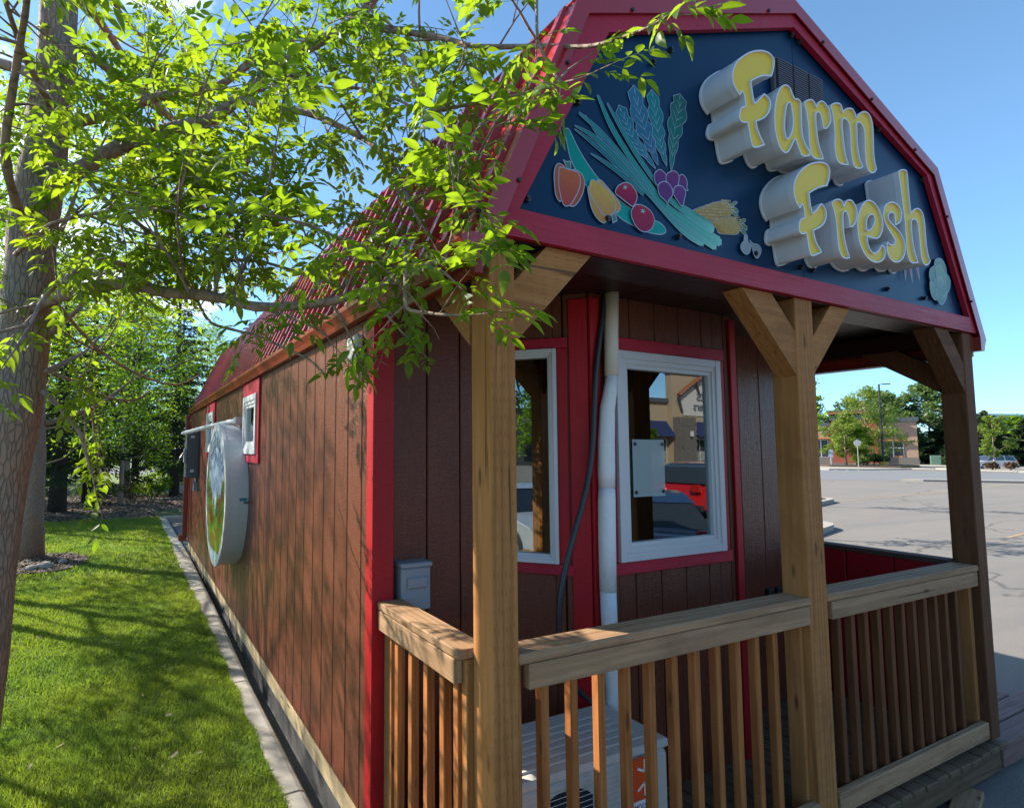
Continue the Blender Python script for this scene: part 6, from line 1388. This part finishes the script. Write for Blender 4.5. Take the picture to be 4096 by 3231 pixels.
for k, (x, y, H, sp) in enumerate(((121,52,12.6,3.8),(118,43,12.8,4.2),(116.5,47.5,11.5,3.6),(124,57,11.5,4.0))):
    broad_tree(x, y, ZA, H, sp, ['poplar left of centre behind the restaurant','tall poplar behind the restaurant right corner','poplar between two others behind the restaurant','poplar behind the restaurant roof'][k], MAT['leaf_blue'], 140+k, 'poplars behind the restaurant', leaves=9000, size=.28, trunk_h=.12, trunk_r=.25, gaps=18, name='poplar_tree')
broad_tree(121, 63, ZA, 12.6, 5.0, 'bright green tree behind the left end of the restaurant', MAT['leaf2'], 151, leaves=8000, size=.3, trunk_h=.15, trunk_r=.25)
for k, (x, y, H, sp) in enumerate(((110.2,38.0,8.0,5.2),(107.8,34.3,7.6,5.0),(102.2,31.2,7.6,3.6),(105.2,34.6,7.0,3.6),(114.0,30.8,6.8,3.6),(118.9,31.0,6.4,3.4))):
    spruce(x, y, ZA, H, sp, ['dark spruce at the right corner of the restaurant','dark spruce beside the corner one behind the right post','pointed spruce behind the silver suv','small spruce at the right edge','spruce beyond the small one at the right edge','narrow spruce between the right edge spruces'][k], 160+k, 'spruces beyond the lot', clear=.0, trunk_r=.18, branches=60, dens=.42, nsize=.30)
for k in range(9):
    x, y = 126+k*2.2+random.uniform(-1,1), 20+k*2.6
    broad_tree(x, y, ZA, 6.5+random.random()*1.5, 3.2, 'green tree in the far row beyond the spruces, '+ORD[k]+' from the right', MAT['leaf2'], 170+k, 'far row of green trees', leaves=2600, size=.34, trunk_h=.1, trunk_r=.2, gaps=8)
broad_tree(84.0, 24.9, ZA+.13, 5.6, 1.5, 'thin young tree in front of the silver suv', MAT['leaf_pale'], 190, leaves=2600, size=.16, trunk_h=.25, trunk_r=.08, gaps=9)
for k in range(9):
    p = Vector((81.5,36.5)).lerp(Vector((90.5,37.5)), k/8); shrub(p.x+random.uniform(-.4,.4), p.y+random.uniform(-.8,.8), 2.0, 1.25, 'bushy shrub in the bed before the restaurant, '+ORD[k]+' from the left', MAT['shrub'] if k % 3 else MAT['leaf_pale'], 200+k, 1100, .14, 'shrubs in the bed before the restaurant', 'bed_shrub', ZA+.3)
for k, (x, y) in enumerate(((83.5,26.5),(82.3,23.2),(81.8,24.4))): shrub(x, y, 1.5, .8, ['grassy shrub left of the silver suv','reddish shrub at the suv rear wheel','brown shrub in front of the suv bumper'][k], MAT['leaf_pale'] if k == 0 else MAT['shrub_red'], 220+k, 700, .12, None, 'lot_shrub', ZA+.1)
gb = thing('far_building', 'low blue glass building on the horizon at the right', 'building', loc=(250,78,0)); gb.rotation_euler = (0,0,R(-20))
MB().box(-10,10,-6,6,5,13.0).build('wall', m_plain('blue_glass_wall', (.05,.16,.30), .2, 0, .7), gb); MB().box(-10.2,10.2,-6.2,6.2,13.0,13.6).build('roof_edge', MAT['white_vinyl'], gb)
# ---------------------------------------------------------------- cars
def car(name, label, paint, x, y, z, rot, kind='suv', L=4.5, W=1.82, H=1.66):
    t = thing(name, label, 'car', loc=(x, y, z), rotz=rot)
    if kind == 'suv':
        low = [(-.5,.30),(-.495,.62),(-.47,.70),(-.44,1.0),(-.20,1.06),(.24,1.03),(.28,1.00),(.45,.86),(.49,.70),(.5,.42),(.49,.28)]
        top = [(-.455,1.02),(-.39,1.48),(-.30,1.58),(-.05,1.62),(.06,1.58),(.14,1.47),(.26,1.03)]
    else:
        low = [(-.5,.30),(-.5,.66),(-.47,.88),(-.33,.96),(.18,.92),(.25,.90),(.44,.76),(.49,.62),(.5,.35),(.48,.26)]
        top = [(-.37,.95),(-.24,1.26),(-.12,1.37),(.02,1.38),(.10,1.30),(.23,.92)]
    k = H/1.66 if kind == 'suv' else H/1.42
    low = [(a*L, b*k) for a, b in low]; top = [(a*L, b*k) for a, b in top]
    wr = .345 if kind == 'suv' else .325; wx = (-.31*L, .315*L)
    # body side outline with wheel arches
    bot = []
    for cx_ in wx[::-1] if 0 else wx:
        for q in range(9):
            a = math.pi-math.pi*q/8; bot.append((cx_+(wr+.05)*math.cos(a), wr+(wr+.05)*math.sin(a)*1.0))
    outl = [low[0]]+[(p[0], max(.24, p[1])) for p in bot]+[low[-1]]+low[::-1][1:-1]
    m = MB(); hw = W/2
    secs = [(-hw, .94, .0), (-hw*.985, 1.0, 0), (-hw*.5, 1.0, .012), (0, 1.0, .02), (hw*.5, 1.0, .012), (hw*.985, 1.0, 0), (hw, .94, 0)]
    n_ = len(outl); base = 0
    for (yy, s, dz) in secs:
        for p in outl: m.v.append((p[0]*(.97 if abs(yy) >= hw*.98 else 1), yy, p[1]*(1) if p[1] < .6 else (p[1]-.6)*s+.6+dz))
    for i in range(len(secs)-1):
        for j in range(n_): m.f.append((i*n_+j, i*n_+(j+1)%n_, (i+1)*n_+(j+1)%n_, (i+1)*n_+j)); m.mi.append(0)
    body = m.build('body', paint, t, smooth=False)
    from mathutils.geometry import tessellate_polygon
    for sgn in (0, len(secs)-1):
        tr = tessellate_polygon([[Vector((m.v[sgn*n_+j][0], m.v[sgn*n_+j][2], 0)) for j in range(n_)]])
        mesh_obj('body_side', [m.v[sgn*n_+j] for j in range(n_)], tr, paint, t)
    # cabin: glass house with tumblehome, roof panel
    g_ = MB(); nt = len(top); 
    for yy, s in ((-1,1),(1,1)):
        for p in top:
            f = (p[1]-top[0][1])/(max(q[1] for q in top)-top[0][1]); g_.v.append((p[0], yy*hw*(.93-.17*f), p[1]))
    for j in range(nt-1): g_.f.append((j, j+1, nt+j+1, nt+j)); g_.mi.append(0)
    g_.f.append(tuple(range(nt))); g_.mi.append(0); g_.f.append(tuple(range(nt, 2*nt))[::-1]); g_.mi.append(0)
    g_.build('windows', MAT['glass_dark'], t)
    zt = max(q[1] for q in top); rf_ = [p for p in top if p[1] > zt-.14*k]
    m2 = MB()
    for yy in (-1, 1):
        for p in rf_:
            f = (p[1]-top[0][1])/(zt-top[0][1]); m2.v.append((p[0]*1.01, yy*hw*(.945-.17*f), p[1]+.012))
    nr = len(rf_)
    for j in range(nr-1): m2.f.append((j, j+1, nr+j+1, nr+j)); m2.mi.append(0)
    m2.build('roof', paint, t)
    pl = MB()
    for sgn in (-1, 1):
        for xx in ((-.19*L, -.17*L), (.03*L, .045*L)) if kind == 'suv' else ((-.03*L,-.015*L),):
            pl.add([(xx[0], sgn*hw*.94, top[0][1]), (xx[1], sgn*hw*.94, top[0][1]), (xx[1], sgn*hw*.775, zt-.03), (xx[0], sgn*hw*.775, zt-.03)], [(0,1,2,3)])
        for a, b in zip(top[:-1], top[1:]):
            fa_, fb__ = [(q[1]-top[0][1])/(zt-top[0][1]) for q in (a, b)]
            pl.add([(a[0], sgn*hw*(.937-.17*fa_), a[1]), (b[0], sgn*hw*(.937-.17*fb__), b[1]), (b[0]*.95, sgn*hw*(.937-.17*fb__), b[1]-.05), (a[0]*.95, sgn*hw*(.937-.17*fa_), a[1]-.0)], [(0,1,2,3)])
    pl.build('window_pillars', paint, t)
    # wheels
    wm = MB().tube([(0,-.11,0),(0,-.085,0),(0,.085,0),(0,.11,0)], [wr-.03, wr, wr, wr-.03], 24)
    first = None
    for cx_ in wx:
        for sy in (-1, 1):
            w_ = empty_part('wheel', t); w_.location = (cx_, sy*(hw-.10), wr)
            if first is None:
                ty = MB(); ty.v, ty.f, ty.mi = list(wm.v), list(wm.f), list(wm.mi); a = ty.build('tyre', MAT['rubber'], w_)
                rm = MB().tube([(0,-.114,0),(0,.114,0)], wr*.60, 20)
                for q in range(5):
                    rm.box(-.03, .03, -.125, .125, 0, wr*.66, M=Matrix.Rotation(q*2*math.pi/5, 4, 'Y'))
                b = rm.build('rim', MAT['rim'], w_); first = (a, b)
            else:
                for src in first: c = src.copy(); COL.objects.link(c); c.parent = w_
    lm = m_plain('tail_light_red', (.35,.01,.01), .2); hm_ = MAT['white_vinyl']
    for sy in (-1, 1):
        MB().box(-.503*L, -.47*L, sy*hw*.72-.13, sy*hw*.72+.13, .78*k, 1.0*k, bev=.02).build('tail_light', lm, t)
        MB().box(.455*L, .488*L, sy*hw*.70-.16, sy*hw*.70+.16, .62*k, .76*k, bev=.02).build('headlight', hm_, t)
        MB().box(.10*L, .13*L, sy*(hw+.09)-.07, sy*(hw+.09)+.07, 1.02*k, 1.14*k, bev=.02).build('mirror', paint, t)
    MB().box(-.507*L, -.44*L, -hw*.95, hw*.95, .26, .44, bev=.03).build('bumper', MAT['black'], t); MB().box(.44*L, .507*L, -hw*.95, hw*.95, .26, .42, bev=.03).build('bumper', MAT['black'], t)
    return t
def m_car(name, c):
    n = N(name); n.set(c, .3, .25, .5, .8); return n.m
red_p, blue_p, sil_p = m_car('red_car_paint', (.55,.012,.015)), m_car('dark_blue_car_paint', (.008,.035,.11)), m_car('silver_car_paint', (.50,.52,.54))
car('parked_suv', 'silver suv parked near the spruces at the right edge', sil_p, 88.6, 26.7, ZA+.02, R(150), 'suv', 4.6, 1.85, 1.7)
car('parked_suv', 'red suv parked in the lot, mirrored in the right porch window', red_p, 16.4, -9.3, ZA+.002, R(-4), 'suv', 4.6, 1.9, 1.75)
car('parked_car', 'dark blue car parked before the stand, mirrored low in the right window', blue_p, 6.9, -4.3, ZA+.002, R(-48), 'sedan', 4.6, 1.8, 1.42)
car('parked_car', 'silver car mirrored at the foot of the left porch window', sil_p, -6.2, .2-4.6, ZA+.002, R(5), 'sedan', 4.6, 1.8, 1.42)
# ---------------------------------------------------------------- the store across the lot behind the viewer (seen mirrored in the window)
store = thing('store', 'tan strip mall store with arched gable, stone pillar and navy awnings mirrored in the window', 'building')
SM_ = Matrix.Translation((0, -50, ZA))
def sb_(name, s0, s1, d0, d1, z0, z1, mat, parent=store, bev=0): return MB().box(s0, s1, d0, d1, z0, z1, M=SM_, bev=bev).build(name, mat, parent)
stan = m_plain('sand_stucco', (.34,.265,.18), .85, 0, .2, .05, .8, .1); navy = m_plain('navy_awning', (.012,.025,.085), .7); cream = m_plain('cream_gable', (.46,.44,.42), .8)
sb_('wall', 10, 110, -25, 0, 0, 8.6, stan); sb_('parapet_cap', 10, 65.2, -25, .35, 8.6, 9.2, capm)
sb_('gable_block', 65.2, 84, -.1, .8, 0, 12.6, stan); sb_('parapet_cap', 65.0, 84.2, -.2, 1.0, 12.6, 13.0, capm)
P = [(65.8+17.4*k/14, 9.2+3.6*math.sin(math.pi*k/14)) for k in range(15)]
m = MB(); m.prism([(67.4,6.9),(65.9,9.1)]+P[1:-1]+[(83.1,9.1),(81.8,6.9)], 'y', .82, .92); o = m.build('gable_panel', cream, store); o.matrix_world = SM_
m = MB(); m.tube([(q[0], 1.5, q[1]+.35) for q in P], .32, 6); o = m.build('arched_timber', m_plain('brown_timber_arch', (.22,.085,.04), .6), store); o.matrix_world = SM_
for q in (0, 3): 
    m = MB(); m.tube([(P[q][0], 1.4, P[q][1]+.3), (P[q][0]+1.4, .9, P[q][1]-1.9)], .16, 5); o = m.build('timber_strut', capm, store); o.matrix_world = SM_
pil = sb_('stone_pillar', 65.3, 68.4, .82, 2.0, 0, 6.6, stone)
for r_ in range(22):
    x = 65.3+random.random()*.3
    while x < 68.0:
        w = random.uniform(.5, 1.1); d = random.random()*.10; sb_('stone', x+.02, min(68.4, x+w-.02), 2.0, 2.06+d, r_*.3+.02, r_*.3+.28, stone, pil); x += w
sb_('sconce', 66.9, 67.2, 2.2, 2.5, 4.0, 4.7, MAT['white_vinyl'])
for k, (a, b) in enumerate(((40,48),(50,57.6),(60.8,65.0),(68.6,75.5),(77,83.5))):
    d = .82 if k > 2 else .02
    w_ = sb_('window', a+.2, b-.2, d, d+.1, .5, 3.7, MAT['white_vinyl']); n_ = max(3, int((b-a)/1.6))
    for q in range(n_):
        c = a+.3+(b-a-.6)*q/n_; sb_('pane', c+.06, c+(b-a-.6)/n_-.06, d+.105, d+.12, .6, 3.6, MAT['glass_dark'], w_)
    g_ = MB(); zz = .7
    for q in range(int((b-a-.6)/.28)):
        x = a+.35+q*.28
        g_.tube([(x, d+.16, .7), (x+.28, d+.16, 1.35), (x, d+.16, 2.0)], .018, 3, cap=False); g_.tube([(x+.28, d+.16, .7), (x, d+.16, 1.35), (x+.28, d+.16, 2.0)], .018, 3, cap=False)
    o = g_.build('window_lattice', MAT['white_vinyl'], w_); o.matrix_world = SM_
    m = MB(); m.prism([(d, 6.1), (d, 3.95), (d+1.5, 3.95)], 'x', a, b); o = m.build('awning', navy, store); o.matrix_world = SM_
for tx, x_, z_, h_ in (('erts', 71.9, 9.75, 2.3), ('ers', 70.4, 8.2, 1.7)):
    text_mesh(tx, h_, MAT['grey_print'], SM_ @ Matrix.Translation((x_, .98, z_)) @ Matrix(((-1,0,0,0),(0,0,1,0),(0,1,0,0),(0,0,0,1))), store, .08, 'sign_lettering')
st3 = broad_tree(45.5, -38, ZA, 5.2, 1.6, 'small tree before the store, mirrored in the right window', MAT['leaf2'], 230, leaves=3000, size=.2)

# low tan shops to the west, only seen mirrored in the left window
shop = thing('shop_row', 'row of low tan shops with dark awnings mirrored in the left porch window', 'building')
QA = Vector((-72, -30)); QB = Vector((-34, -74)); qt = (QB-QA).normalized(); qn = Vector((-qt.y, qt.x))
QM = Matrix(((qt.x, qn.x, 0, QA.x), (qt.y, qn.y, 0, QA.y), (0,0,1,ZA), (0,0,0,1)))
MB().box(-20, 70, -14, 0, 0, 7.2, M=QM).build('wall', stan, shop); MB().box(-20.3, 70.3, -14.2, .3, 7.2, 7.8, M=QM).build('parapet_cap', capm, shop)
for k in range(9):
    a = -17+k*9.5; w_ = MB().box(a, a+7.5, .02, .12, .5, 3.6, M=QM).build('window', MAT['glass_dark'], shop)
    m = MB(); m.prism([(.03, 5.6), (.03, 3.7), (1.5, 3.7)], 'x', a-.4, a+7.9); o = m.build('awning', navy, shop); o.matrix_world = QM
for k, (x, y) in enumerate(((-40,-34),(-30,-48),(-22,-60))): broad_tree(x, y, ZA, 7.5, 3.0, 'leafy tree before the western shops, '+ORD[k]+' from the right', MAT['leaf2'], 240+k, leaves=3000, size=.2)
